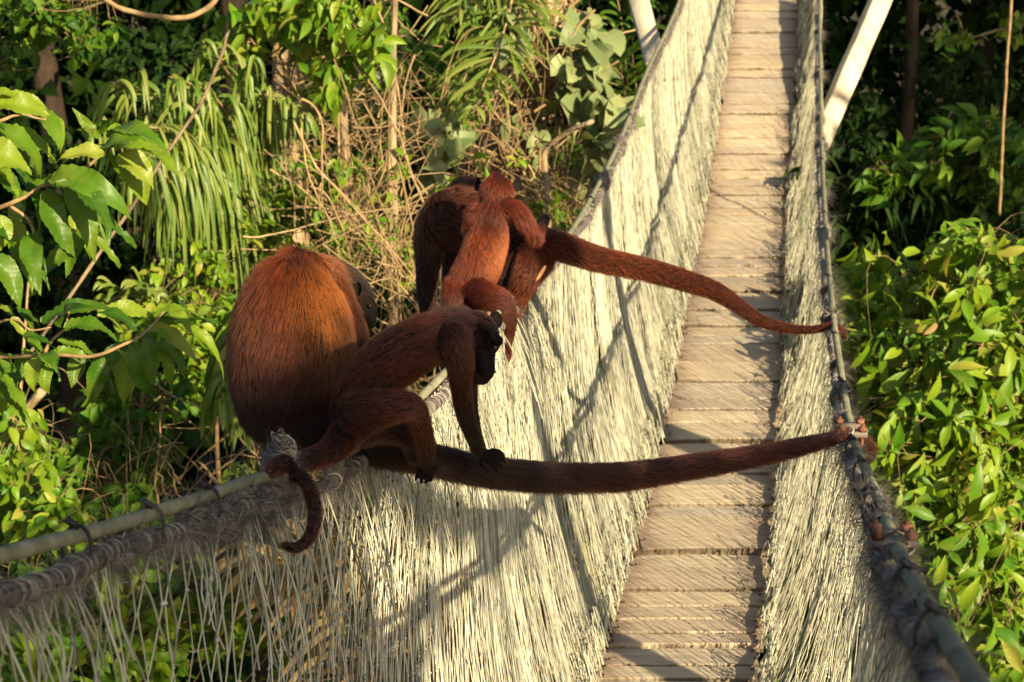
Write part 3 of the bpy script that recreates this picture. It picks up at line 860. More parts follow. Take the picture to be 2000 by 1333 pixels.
# ---- deep forest behind everything, in one mass
R = np.random.default_rng(101)
T_DEEP = tpl_set('point', 6, 1, nl=4, w=0.26, droop=0.5, fold=0.1)
df = thing('distant_forest', 'deep shaded mass of forest leaves filling the gaps behind the plants', 'forest', kind='stuff')
n = 15000
x = R.uniform(-350, 2350, n); y = R.uniform(-330, 1500, n)
D = 15.5 + 7 * R.uniform(0, 1, n) ** 0.8 + 1.3 * noise1(x * 0.006 + y * 0.004, 5)
hb = P(x, y, D)
b, d, u, s = hub_leaves(hb, 5, R.uniform(0.12, 0.34, n), R, droop=0.6, face=0.2)
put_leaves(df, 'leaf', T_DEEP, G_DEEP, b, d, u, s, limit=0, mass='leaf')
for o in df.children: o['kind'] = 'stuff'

# trunks standing in the deep forest
trunk_specs = [(1785, 60, 14.5, 0.06, 'rust-brown trunk catching light in the dark gap right of the bridge'),
               (1935, -40, 17, 0.12, 'slim dark trunk at the far right edge of the forest'), (60, -40, 15, 0.14, 'dark trunk behind the top left leaves'),
               (210, -40, 16.5, 0.10, 'slim dark trunk behind the hanging vine loop'), (440, -40, 14.5, 0.12, 'dark trunk behind the drooping strap leaves')]
for i, (x, y, D, r, lab) in enumerate(trunk_specs):
    t = thing('forest_tree', lab, 'tree', 'tree trunks standing in the deep forest')
    top = P(x, y - 260, D); xx = top[0] + 0.2; gz = float(ground_z(xx, top[1]))
    pts = np.array([[xx, top[1], gz - 0.3], [xx - 0.1, top[1], (gz + top[2]) / 2], top, top + np.array([0.1, 0.3, 3.0])])
    p = limb(t, 'trunk', pts, (r, r * 0.6), M_DBARK, 10, 50, 0.15, 7 + i)
    hb = p[-1] + R.normal(0, 1, (60, 3)) * np.array([1.2, 1.0, 0.7]) + np.array([0, 0, 0.8])
    b, d, u, s = hub_leaves(hb, 6, 0.25, R)
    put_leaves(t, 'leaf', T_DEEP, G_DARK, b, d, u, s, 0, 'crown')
    seat(t, (xx, top[1], gz))

# ---- generic leafy plant
T_SMALL = tpl_set('oval', 6, 2, nl=5, w=0.27, droop=0.35, fold=0.15)
T_PT = tpl_set('point', 8, 3, nl=6, w=0.20, droop=0.45, fold=0.16, wav=0.02)
T_OB = tpl_set('obov', 10, 4, nl=6, w=0.165, droop=0.4, fold=0.15, wav=0.015)
T_HEART = tpl_set('heart', 6, 5, nl=6, w=0.42, droop=0.35, fold=0.10, wav=0.03)
T_STRAP = tpl_set('strap', 6, 6, nl=10, w=0.03, droop=0.5, fold=0.2)

def plant(name, label, cat, blobs, n, per, px, tpls, mat, seed, stems=(), limit=150, group=None, droop=0.5, face=0.6, growth=(0, 0, 0.2), base=None, twig_mat=None, stem_r=(0.02, 0.006), ntwig=None, leafname='leaf', twig_r=0.0035):
    R = np.random.default_rng(seed)
    t = thing(name, label, cat, group)
    hb = blob_points(blobs, n, R)
    Dm = np.mean([q[4] for q in blobs])
    anchors = []
    for k, st in enumerate(stems):
        pp = limb(t, 'stem', st, stem_r, twig_mat or M_TWIG, 7, 36, 0.12, seed + k)
        anchors.append(pp[2:])
    b, d, u, s = hub_leaves(hb, per, px / F * Dm, R, droop, 1.0, face, 0.35, growth)
    put_leaves(t, leafname, tpls, mat, b, d, u, s, limit)
    if anchors: twigs(t, hb, np.vstack(anchors), R, twig_r, twig_mat or M_TWIG, n=ntwig)
    bp = base or (blobs[0][0], blobs[0][1] + blobs[0][3], blobs[0][4])
    root_at(t, bp)
    return t

# 1 right-hand broad-leaved tree, lit by the sun
plant('broadleaf_tree', 'sunlit broad-leaved tree with dense glossy leaves right of the right net wall', 'tree',
      [(1900, 520, 110, 110, 8.6, .5), (1960, 640, 120, 120, 8.3, .6), (1740, 560, 110, 90, 9.2, .5), (1790, 700, 130, 130, 8.7, .7), (1700, 640, 70, 110, 9.0, .5),
       (1900, 800, 130, 130, 8.3, .7), (1780, 860, 100, 120, 8.2, .6), (1920, 980, 110, 130, 8.0, .7), (1800, 1000, 90, 120, 8.0, .6),
       (1960, 1140, 100, 130, 7.8, .6), (1880, 1160, 90, 110, 7.6, .6), (1930, 1280, 110, 100, 7.5, .6), (1700, 1120, 110, 160, 8.6, .6), (1600, 1150, 110, 170, 9.4, .5), (1740, 1300, 140, 110, 8.3, .6), (2060, 800, 80, 400, 8.3, .6)],
      1150, 7, 68, T_OB, G_BRIGHT, 201,
      [[(1850, 2100, 9.0), (1840, 1500, 8.9), (1830, 1100, 8.8), (1860, 800, 8.7), (1900, 520, 8.8)], [(1840, 1100, 8.8), (1760, 900, 8.9), (1720, 640, 9.2)], [(1850, 1300, 8.7), (1930, 1150, 8.3), (1980, 900, 8.3)], [(1840, 1500, 8.9), (1700, 1300, 9), (1620, 1150, 9.3)]],
      limit=300, stem_r=(0.05, 0.015), base=(1850, 2100, 9.0), droop=0.75, face=0.8)
R = np.random.default_rng(222)
_t = [o for o in bpy.data.objects if o.name.startswith('broadleaf_tree')][0]
_h = blob_points([(1900, 620, 110, 130, 8.1, .3), (1780, 860, 100, 160, 8.0, .3), (1900, 1080, 100, 180, 7.6, .3)], 34, R)
b_, d_, u_, s_ = hub_leaves(_h, 1, 0.11, R, droop=1.3)
_n = set(bpy.data.objects)
put_leaves(_t, 'brown_leaf', T_OB, G_DRY, b_, d_, u_, s_, 40)
for o in set(bpy.data.objects) - _n: o.location = Vector(o.location) - _t.location
# 2 branch behind it
plant('leafy_branch', 'leafy branch reaching left across the dark gap above the sunlit tree', 'branch',
      [(1800, 330, 110, 40, 11.3, .4), (1900, 270, 90, 50, 11.3, .4), (1980, 300, 60, 60, 11.2, .4), (1850, 300, 120, 50, 11.6, .3), (1730, 345, 50, 30, 11.2, .2), (1940, 370, 80, 40, 11.5, .3)],
      170, 6, 44, T_PT, G_MID, 202, [[(2120, 330, 11.6), (1960, 320, 11.5), (1850, 325, 11.4), (1760, 335, 11.3), (1690, 330, 11.2)]], limit=170, droop=0.35, base=(2120, 330, 11.6))
plant('leafy_branch', 'thin leafy tips lit at the very top right against the forest', 'branch',
      [(1880, 75, 60, 25, 13.5, .3), (1990, 45, 40, 30, 13.5, .3), (1840, 115, 20, 10, 13.5, .2)], 24, 5, 26, T_SMALL, G_BRIGHT, 203, [[(2100, 30, 13.6), (1990, 50, 13.6), (1870, 80, 13.6)]], limit=60, base=(2100, 30, 13.6))
# 3 lower left creeper curtain
plant('creeper', 'curtain of small-leaved creeper hanging at left below the big-leaved branch', 'creeper',
      [(60, 900, 130, 60, 8.6, .6), (330, 760, 120, 50, 9.0, .5), (200, 860, 60, 170, 8.8, .5), (290, 900, 40, 140, 8.7, .4), (60, 1000, 110, 80, 8.2, .5), (230, 1020, 110, 90, 8.1, .5), (120, 960, 40, 120, 8.4, .4), (330, 1030, 40, 60, 8.4, .4), (60, 1150, 120, 90, 7.8, .5), (250, 1150, 180, 60, 7.8, .5)],
      620, 6, 34, T_SMALL, G_MID, 204, [[(40, 1500, 9), (60, 1100, 8.8), (40, 800, 8.8), (60, 500, 9)], [(260, 1500, 9), (250, 1050, 8.8), (280, 760, 9), (300, 500, 9.2)]], limit=200, droop=0.7, stem_r=(.012, .005))
plant('creeper', 'bright small-leaved creeper in the bottom left corner behind the net', 'creeper',
      [(40, 930, 70, 60, 7.6, .3), (90, 1010, 90, 60, 7.4, .4), (60, 1250, 120, 90, 7.2, .4), (260, 1250, 140, 90, 7.4, .4), (400, 1180, 90, 120, 7.8, .4), (230, 1110, 60, 60, 7.4, .3), (30, 830, 45, 50, 7.9, .3)],
      290, 6, 46, T_SMALL, G_BRIGHT, 205, [[(50, 1500, 7.6), (40, 1200, 7.6), (55, 980, 7.6), (20, 800, 7.9)], [(300, 1500, 7.8), (250, 1200, 7.6), (210, 1050, 7.6)]], limit=200, droop=0.6, stem_r=(.012, .004))
# 4 bush between strap palm and big monkey
plant('bush', 'fine-leaved green bush just left of and behind the largest monkey', 'bush',
      [(430, 420, 70, 45, 9.4, .4), (400, 500, 80, 60, 9.2, .5), (540, 400, 60, 45, 9.6, .4), (330, 560, 70, 60, 9.2, .5), (500, 450, 80, 40, 9.4, .4), (390, 610, 80, 60, 9.0, .4), (590, 410, 40, 40, 9.6, .3), (280, 650, 80, 60, 9, .5), (400, 700, 70, 60, 9, .4)],
      430, 6, 27, T_SMALL, G_BRIGHT, 206, [[(430, 1000, 9.6), (420, 700, 9.5), (440, 420, 9.5)], [(420, 700, 9.5), (520, 520, 9.6), (570, 400, 9.7)]], limit=150, stem_r=(.012, .004))
# 5 top left small-leaved tree
plant('small_leaved_tree', 'small-leaved tree in the top left corner with round pale leaves', 'tree',
      [(30, 10, 80, 40, 8.6, .4), (110, 25, 70, 30, 8.6, .3), (60, 70, 60, 25, 8.9, .3), (215, 50, 20, 30, 8.4, .15), (160, 90, 50, 25, 9.2, .3), (10, 110, 50, 30, 9.4, .3)],
      120, 6, 32, T_SMALL, G_MID, 207, [[(-260, 1800, 9.2), (-220, 800, 9.1), (-160, 200, 9), (-90, -60, 8.9), (110, -40, 8.7), (220, 10, 8.5)]], limit=120, base=(-260, 1800, 9.2), stem_r=(.07, .006))
# 6 bright vine hanging at the top middle
plant('leafy_vine', 'bright green vine with pointed leaves hanging at the top left of centre', 'vine',
      [(650, 20, 70, 60, 9.0, .3), (690, 80, 60, 40, 8.9, .3), (660, 140, 40, 40, 8.9, .2), (590, 50, 30, 60, 9.2, .2), (500, 20, 40, 40, 9.2, .2), (720, 90, 30, 40, 8.8, .15), (480, 70, 30, 40, 9.3, .2), (560, 0, 40, 40, 9.2, .2)],
      115, 6, 52, T_PT, G_BRIGHT, 208, [[(640, -200, 9.1), (650, 0, 9.1), (670, 100, 9.0), (655, 170, 9.0)], [(500, -200, 9.3), (495, 0, 9.3), (480, 90, 9.3)]], limit=170, droop=1.1, stem_r=(.01, .004), base=(640, -200, 9.1))
# 7 grey-green heart leaves climbing the vine-clad trunk
plant('climbing_vine', 'grey-green vine with large heart-shaped leaves climbing right of the vine-clad trunk', 'vine',
      [(1150, 150, 50, 60, 9.7, .25), (1185, 200, 30, 60, 9.6, .2), (1190, 280, 28, 60, 9.6, .2), (1120, 110, 40, 40, 9.8, .2), (1160, 230, 40, 50, 9.8, .2), (1150, 340, 30, 30, 9.8, .15), (1060, 280, 35, 50, 9.8, .2), (1150, 60, 30, 30, 9.8, .15)],
      52, 4, 60, T_HEART, G_HEART, 209, [[(1130, 700, 10), (1140, 400, 9.9), (1170, 200, 9.8), (1130, 40, 9.9)]], limit=200, droop=0.9, face=1.4, stem_r=(.012, .005))
plant('climbing_vine', 'small patch of grey-green lobed leaves left of the vine-clad trunk', 'vine',
      [(850, 280, 35, 40, 9.3, .2), (870, 250, 40, 25, 9.4, .2), (840, 330, 30, 30, 9.3, .15), (700, 150, 40, 25, 9.8, .2), (1000, 60, 30, 40, 9.6, .2)],
      32, 4, 48, T_HEART, G_HEART, 210, [[(860, 600, 9.5), (860, 400, 9.5), (850, 260, 9.4)]], limit=100, droop=0.8, face=1.2, stem_r=(.01, .004))
plant('seedling', 'pair of yellow-green leaf sprigs in front of the trunk above the upright monkey', 'sprig',
      [(945, 275, 12, 10, 9.0, .08), (948, 318, 16, 10, 9.0, .08), (880, 350, 30, 14, 9.0, .1), (1010, 300, 10, 8, 9, .05)], 7, 5, 34, T_OB, G_BRIGHT, 211, [[(945, 420, 9.2), (950, 320, 9.1), (945, 275, 9.0)]], limit=60, stem_r=(.004, .002))
# 8 more green between trunks and behind the bridge
plant('undergrowth', 'loose green undergrowth behind the twig tangle in the middle', 'undergrowth',
      [(760, 90, 60, 120, 11.5, .6), (720, 300, 90, 120, 11.5, .7), (820, 470, 60, 80, 11, .5), (1080, 400, 60, 60, 11, .4), (640, 560, 120, 80, 11, .6), (740, 500, 100, 120, 11.3, .6), (900, 150, 100, 160, 12, .5), (1100, 330, 50, 120, 11.5, .4), (560, 260, 70, 100, 11.5, .4)],
      420, 6, 34, T_PT, G_MID, 212, limit=100, droop=0.6)
plant('undergrowth', 'shaded green undergrowth beyond the strap-leaved palm', 'undergrowth',
      [(300, 120, 130, 70, 13, .6), (200, 330, 120, 100, 12.5, .6), (420, 90, 60, 60, 13, .5), (80, 480, 120, 120, 12, .6), (350, 260, 160, 100, 12.5, .6), (160, 640, 150, 80, 11.5, .6)],
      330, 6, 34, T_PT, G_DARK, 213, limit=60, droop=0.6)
plant('undergrowth', 'dark green undergrowth right of the bridge below the long branch', 'undergrowth',
      [(1700, 420, 90, 60, 12, .5), (1900, 420, 120, 60, 12, .5), (1680, 250, 60, 100, 14, .6), (1850, 180, 160, 100, 15, .6), (1950, 480, 90, 60, 11, .4)],
      330, 6, 32, T_PT, G_DARK, 214, limit=60, droop=0.6)
plant('undergrowth', 'yellowish undergrowth glimpsed through the lower left net', 'undergrowth',
      [(560, 1080, 90, 80, 8.5, .5), (560, 1250, 120, 90, 8.2, .5), (780, 1100, 150, 150, 8.8, .6), (900, 1250, 150, 110, 8.6, .5), (1080, 1200, 100, 130, 9, .5), (470, 940, 70, 60, 9.0, .4)],
      240, 5, 42, T_PT, G_BRIGHT, 215, limit=100, droop=0.7)

plant('leafy_vine', 'scattered green leaves mixed through the tan vine tangle behind the monkeys', 'vine',
      [(620, 330, 60, 50, 8.9, .3), (700, 420, 90, 120, 9.0, .4), (800, 520, 50, 90, 8.9, .3), (640, 470, 50, 60, 8.9, .3), (760, 330, 40, 60, 9, .3), (590, 560, 60, 60, 9.2, .3), (880, 240, 60, 60, 9.2, .3), (1080, 430, 50, 60, 9.3, .3), (600, 200, 40, 60, 9.3, .3)],
      150, 5, 28, T_PT, G_BRIGHT, 216, [[(700, 900, 9.2), (705, 560, 9.1), (690, 380, 9.0)]], limit=120, stem_r=(.006, .003), droop=.8)

# ---- strap-leaved palm and fronds
def frond(root, pts, r, nleaf, length, R, mat, side=(1, -1), width=1.0, hang=1.0, out=0.6, tplk=None, name='leaflet', fwd=0.3, k0=0.08, lim=300, store=None, rach=M_TWIG):
    """a rachis with arching, hanging leaflets on both sides"""
    p = spline(PP(pts), 60)
    mb = MB(); tubes(mb, p, np.linspace(r, r * 0.3, 60), 6, ref=(0.1, 1, 0.2)); mb.build('rachis', rach, root)
    t = np.linspace(k0, 1, nleaf)
    i = np.clip((t * 59).astype(int), 0, 58)
    tg = unit(np.gradient(p, axis=0))[i]
    outv = []
    for s in side:
        b = p[i] + R.normal(0, 0.004, (nleaf, 3))
        sd = unit(np.cross(tg, np.array([0.0, 0.45, 0.9]))) * s
        L = length * (np.sin(np.pi * (0.18 + 0.78 * t)) ** 0.6) * R.uniform(0.75, 1.15, nleaf)
        d0 = unit(sd * out + tg * fwd + np.array([0, 0, 0.30]) + R.normal(0, 0.24, (nleaf, 3)))
        outv.append((b, d0, L))
    b = np.vstack([o[0] for o in outv]); d0 = np.vstack([o[1] for o in outv]); L = np.concatenate([o[2] for o in outv])
    # each leaflet: a folded strip along a ballistic arc
    m = len(b); n = 9; tt = np.linspace(0, 1, n)
    g = hang * R.uniform(0.7, 1.3, m)
    path = d0[:, None] * (tt - 0.25 * tt ** 2)[None, :, None] + np.array([0, 0, -1.0])[None, None] * (g[:, None] * tt[None] ** 2)[..., None]
    seg = np.linalg.norm(np.diff(path, axis=1), axis=2).sum(1)
    path = path / seg[:, None, None] * L[:, None, None]
    tg2 = unit(np.gradient(path, axis=1))
    w = unit(np.cross(tg2, SUNV + R.normal(0, 0.35, (m, 1, 3))))
    nn = np.cross(w, tg2)
    pr = np.clip(np.minimum(tt * 6, (1 - tt) * 3 + 0.02), 0, 1) ** 0.7
    W = 0.016 * width * R.uniform(0.75, 1.2, m)
    off = pr[None, :, None] * W[:, None, None]
    V = np.stack([path - w * off + nn * off * 0.35, path, path + w * off + nn * off * 0.35], 2)   # m,n,3,3
    Q = np.array([(a * 3 + c, a * 3 + c + 1, (a + 1) * 3 + c + 1, (a + 1) * 3 + c) for a in range(n - 1) for c in range(2)])
    for q in range(min(m, lim)):
        mb = MB(); mb.add(V[q].reshape(-1, 3), Q); o = mb.build(name, mat, root); o.location = Vector(b[q])
    if m > lim:
        mb = MB()
        for q in range(lim, m): mb.add(V[q].reshape(-1, 3) + b[q], Q, tint=R.uniform())
        tag(mb.build('leaflet_mass', mat, root), kind='stuff')

R = np.random.default_rng(301)
sp = thing('strap_leaved_palm', 'palm with long drooping yellow-green strap leaves behind the big-leaved branch', 'palm')
for pts, L, n, hg, ou in (
        ([(500, 520, 9.6), (430, 330, 9.4), (340, 210, 9.1), (215, 160, 8.7)], 0.55, 22, 0.9, 0.6),
        ([(500, 520, 9.6), (420, 300, 9.2), (300, 250, 8.8), (170, 265, 8.5)], 0.50, 24, 0.9, 0.6),
        ([(500, 520, 9.6), (440, 320, 9.2), (350, 290, 8.8), (250, 330, 8.4)], 0.72, 26, 1.8, 0.35),
        ([(500, 520, 9.6), (470, 300, 9.3), (420, 190, 9.0), (330, 150, 8.7)], 0.55, 20, 1.5, 0.4),
        ([(500, 520, 9.6), (500, 300, 9.4), (520, 190, 9.1), (610, 230, 8.9)], 0.42, 22, 1.6, 0.4),
        ([(500, 520, 9.6), (480, 250, 9.4), (430, 120, 9.2), (395, 80, 9.0)], 0.45, 14, 1.0, 0.5),
        ([(500, 520, 9.6), (510, 270, 9.4), (480, 160, 9.1), (500, 110, 8.9)], 0.42, 18, 1.7, 0.35),
        ([(500, 520, 9.6), (450, 380, 9.2), (380, 330, 8.8), (300, 360, 8.5)], 0.62, 24, 2.2, 0.25)):
    frond(sp, pts, 0.010, int(n * 1.8), L * 0.95, R, G_STRAP, width=0.60, hang=hg * 1.15, out=ou)
limb(sp, 'trunk', [(500, 1900, 10), (505, 1200, 9.9), (500, 800, 9.8), (500, 510, 9.6)], (0.09, 0.05), M_DBARK, 10)
root_at(sp, (500, 1900, 10))

fp = thing('palm', 'bright feathery palm frond curving down at the top centre left of the vine-clad trunk', 'palm')
for pts, L in (([(1010, -260, 9.8), (1010, -80, 9.6), (985, 60, 9.4), (925, 215, 9.1)], 0.40), ([(1040, -260, 9.9), (1000, -120, 9.8), (940, -20, 9.6), (860, 60, 9.4)], 0.40), ([(1050, -260, 10), (1000, -20, 9.9), (940, 120, 9.7), (880, 260, 9.4)], 0.33)):
    frond(fp, pts, 0.010, 46, L, R, G_STRAP, width=0.62, hang=0.35, out=0.9, fwd=0.6, rach=M_TWIG)
seat(fp, P(1010, -260, 9.8))
fr = thing('palm', 'dark green palm with fine leaflets between the vine-clad trunk and the left support beam', 'palm')
for pts in ([(1240, 560, 12.4), (1230, 290, 12.3), (1215, 150, 12.1), (1190, 60, 11.8)], [(1260, 520, 12.4), (1250, 240, 12.3), (1235, 100, 12.2), (1250, -10, 12.0)], [(1240, 560, 12.4), (1235, 390, 12.2), (1220, 280, 11.9), (1190, 300, 11.6)], [(1240, 560, 12.4), (1230, 240, 12.5), (1200, -20, 12.4), (1120, -60, 12.2)], [(1240, 560, 12.4), (1230, 340, 12.1), (1215, 240, 11.8), (1195, 210, 11.5)]):
    frond(fr, pts, 0.012, 34, 0.42, R, G_MID, width=0.8, hang=0.6, out=0.7, fwd=0.5)
limb(fr, 'trunk', [(1235, 1700, 12.8), (1235, 1000, 12.6), (1240, 550, 12.4)], (0.08, 0.05), M_DBARK)
root_at(fr, (1235, 1700, 12.8))
fd = thing('palm', 'dark palm with upright arching leaflets right of the bridge beneath the long branch', 'palm')
for pts in ([(1700, 700, 12.2), (1690, 500, 12), (1660, 380, 11.6), (1620, 350, 11.4)], [(1700, 700, 12.2), (1710, 500, 12), (1720, 400, 11.7), (1770, 370, 11.4)], [(1700, 700, 12.2), (1760, 500, 12), (1810, 420, 11.7), (1860, 420, 11.4)], [(1700, 700, 12.2), (1680, 540, 11.9), (1670, 480, 11.6), (1660, 470, 11.4)]):
    frond(fd, pts, 0.012, 26, 0.75, R, G_DARK, width=1.2, hang=0.5, out=0.5, fwd=0.9)
root_at(fd, (1700, 700, 12.2))
fl = thing('palm', 'sunlit palm frond hanging directly left of the largest monkey', 'palm')
for pts, L in (([(520, 560, 7.9), (470, 640, 7.7), (440, 720, 7.6), (430, 800, 7.5)], 0.32), ([(540, 600, 8.0), (500, 680, 7.9), (480, 760, 7.8), (480, 820, 7.7)], 0.30)):
    frond(fl, pts, 0.008, 36, L, R, G_STRAP, width=0.8, hang=1.4, out=0.5, fwd=0.6)
seat(fl, P(530, 600, 8.0))
ff = thing('fern', 'small striped fern frond in shade above the lower leafy branch', 'fern')
frond(ff, [(190, 620, 8.6), (220, 585, 8.5), (270, 565, 8.4), (310, 575, 8.3)], 0.005, 22, 0.14, R, G_STRAP, width=0.7, hang=0.4, out=0.8, fwd=0.3)
seat(ff, P(190, 620, 8.6))
# dry cane and dead palm blades seen through the lower net
dp = thing('dead_palm', 'dry tan palm blades sprawling behind the lower half of the left net', 'dead palm')
for k in range(9):
    x0 = 560 + 60 * k; y0 = 1180 + 40 * (k % 3)
    frond(dp, [(x0 + 260, y0 + 260, 7.6), (x0 + 150, y0 + 60, 7.4), (x0 + 40, y0 - 60, 7.2), (x0 - 90, y0 - 90 + 30 * (k % 2), 7.0)], 0.009, 22, 0.50, R, G_DRY, width=0.8, hang=0.5, out=0.6, fwd=0.7, lim=30)
seat(dp, P(900, 1500, 7.6))

# ---- trunks with climbing stems
def clad_trunk(label, pts, r, nv, vr, seed, mat=M_BARK, spread=1.2, group=None, leaves=0, limb_r=None):
    R = np.random.default_rng(seed)
    t = thing('tree', label, 'tree', group)
    p = limb(t, 'trunk', pts, r, mat, 12, 60, 0.10, seed)
    k = 40; tt = np.linspace(0, 1, k)
    for q in range(nv):
        a0 = R.uniform(0, 6.28); tw = R.normal(0, 2.5)
        i0, i1 = sorted(R.uniform(0, 59, 2)); i1 = max(i1, i0 + 12); i1 = min(i1, 59)
        idx = np.linspace(i0, i1, k)
        c = np.stack([np.interp(idx, np.arange(60), p[:, j]) for j in range(3)], -1)
        rr_ = (r[0] + (r[1] - r[0]) * idx / 59) * (1.02 + (spread - 1) * np.abs(noise1(tt * 3 + R.uniform(0, 100), 4)) * 2.2)
        a = a0 + tw * tt + 0.5 * noise1(tt * 4 + R.uniform(0, 99), 2)
        v = c + np.stack([np.cos(a) * rr_, np.sin(a) * rr_, 0 * a], -1)
        mb = MB(); tubes(mb, v, vr * R.uniform(0.4, 1.4) * np.ones(k), 5, ref=(0.1, 1, 0.2), tint=R.uniform()); mb.build('climbing_stem', M_TWIG, t)
    if leaves:
        idx = R.integers(4, 56, leaves)
        hb = p[idx] + unit(R.normal(size=(leaves, 3))) * r[0] * R.uniform(1.0, 1.5, (leaves, 1))
        b, d, u, s = hub_leaves(hb, 3, 0.10, R, droop=1.2)
        put_leaves(t, 'dry_leaf', T_PT, G_DRY, b, d, u, s, 60)
    root_at(t, pts[0])
    return t, p
clad_trunk('thick trunk smothered in tan dead vines at the top centre', [(1010, 1500, 10.6), (1000, 900, 10.5), (985, 500, 10.4), (990, 250, 10.4), (1045, 60, 10.4), (1060, -250, 10.6)], (0.17, 0.13), 60, 0.012, 401, spread=1.45, leaves=120)
clad_trunk('pale brown trunk with peeling bark left of the top centre', [(600, 1500, 10.6), (590, 900, 10.4), (575, 450, 10.2), (568, 150, 10.1), (572, -200, 10.1)], (0.09, 0.065), 14, 0.010, 402, leaves=20)
clad_trunk('slender pale trunk rising through the twig tangle behind the largest monkey', [(690, 1500, 9.3), (684, 900, 9.2), (678, 620, 9.1), (672, 330, 9.0), (664, 60, 9.0), (660, -200, 9.0)], (0.028, 0.018), 6, 0.006, 403)
clad_trunk('thin orange-brown stem between the slender pale trunk and the darkest monkey', [(790, 1500, 9.3), (778, 900, 9.2), (772, 600, 9.1), (768, 300, 9.0), (772, 50, 9.1), (778, -200, 9.2)], (0.022, 0.014), 6, 0.006, 404)
clad_trunk('pale crooked stem right of the upright monkey reaching behind the net', [(1080, 1200, 9.4), (1072, 500, 9.3), (1068, 330, 9.3), (1070, 290, 9.3), (1110, 260, 9.2), (1160, 238, 9.1)], (0.024, 0.010), 4, 0.006, 405)
clad_trunk('thin brown stem covered by creeper in the lower left', [(60, 1700, 8.3), (52, 1200, 8.2), (40, 950, 8.1), (28, 830, 8.1), (80, 760, 8.0)], (0.03, 0.018), 5, 0.006, 406)

def tangle(name, label, cat, blobs, n, length, rad, seed, mat=M_TWIG, lead=50, vert=1.0):
    """dry twigs: the thick ones parts of their own, the fine ones joined"""
    R = np.random.default_rng(seed); t = thing(name, label, cat)
    c = blob_points([(b[0], b[1], b[2] * 1.25, b[3] * 1.25, b[4], b[5]) for b in blobs], n, R); k = 14; tt = np.linspace(0, 1, k)
    d = unit(R.normal(size=(n, 3)) * np.array([1, 0.5, vert])); L = length * R.uniform(0.3, 1.0, n) ** 1.5 * 2.2
    b1 = R.normal(0, 0.28, (n, 3)); b2 = R.normal(0, 0.06, (n, 3))
    p = c[:, None] + L[:, None, None] * (d[:, None] * (tt - .5)[None, :, None] + b1[:, None] * ((tt - .5) ** 2)[None, :, None] + b2[:, None] * np.sin(tt * 7)[None, :, None] * 0.4)
    p += np.cumsum(R.normal(0, 0.0035, p.shape), axis=1)
    r = rad * R.uniform(0.25, 1, n) ** 1.5
    o = np.argsort(-r)
    for q in o[:lead]:
        mb = MB(); tubes(mb, p[q], np.linspace(r[q], r[q] * 0.45, k), 6, ref=unit(R.normal(size=3)), tint=R.uniform()); mb.build('dry_stem', mat, t)
    mb = MB(); oo = o[lead:]
    tubes(mb, p[oo], r[oo][:, None] * np.linspace(1, 0.4, k)[None], 4, ref=unit(R.normal(size=(len(oo), 3))), tint=R.uniform(0, 1, len(oo)))
    tag(mb.build('dry_twig', mat, t), kind='stuff')
    seat(t, P(blobs[0][0], blobs[0][1] + blobs[0][3], blobs[0][4]))
    return t
tangle('dry_vine_tangle', 'tangle of tan leafless vines between the largest monkey and the pair behind', 'dry vines',
       [(700, 480, 110, 120, 8.7, .5), (760, 560, 90, 70, 8.6, .4), (680, 380, 80, 90, 8.8, .4), (640, 440, 60, 60, 8.8, .4), (760, 300, 60, 100, 9, .4), (740, 520, 100, 60, 8.5, .4)], 150, 0.46, 0.0066, 501, lead=70, vert=2.2)
tangle('dry_vine_tangle', 'mass of dead vine stems hanging round the thick trunk at the top centre', 'dry vines',
       [(1050, 60, 70, 70, 10, .3), (1020, 180, 70, 80, 10, .3), (970, 270, 70, 60, 9.9, .3), (1080, 160, 60, 60, 9.9, .3), (1040, 360, 70, 60, 9.8, .3), (1070, 380, 50, 60, 9.6, .3)], 420, 0.34, 0.0075, 502, lead=60, vert=1.8)
tangle('dry_vine_tangle', 'thin dry stems crossing between the pale trunks left of the top centre', 'dry vines',
       [(600, 130, 60, 110, 9.6, .3), (760, 130, 50, 120, 9.6, .3), (660, 240, 80, 60, 9.3, .3), (560, 240, 70, 40, 9.4, .3)], 150, 0.34, 0.006, 503, lead=30)
tangle('dry_vine_tangle', 'pile of dead tan stems behind the lower middle of the left net', 'dry vines',
       [(700, 1050, 110, 120, 8.0, .4), (900, 1150, 160, 150, 8.0, .5), (700, 1260, 120, 90, 7.8, .4), (1080, 1080, 100, 160, 8.6, .4), (860, 960, 120, 60, 8.4, .3), (960, 850, 90, 90, 8.8, .3), (850, 780, 60, 60, 9, .3)], 700, 0.42, 0.010, 504, lead=60)
tangle('dry_vine_tangle', 'a few pinkish dry twigs under the largest monkey beside the wound rope knot', 'dry vines',
       [(440, 930, 40, 60, 8.2, .2), (430, 850, 50, 40, 8.3, .2), (500, 900, 50, 40, 8.2, .2), (330, 910, 60, 50, 8.4, .2)], 34, 0.30, 0.006, 505, lead=20)

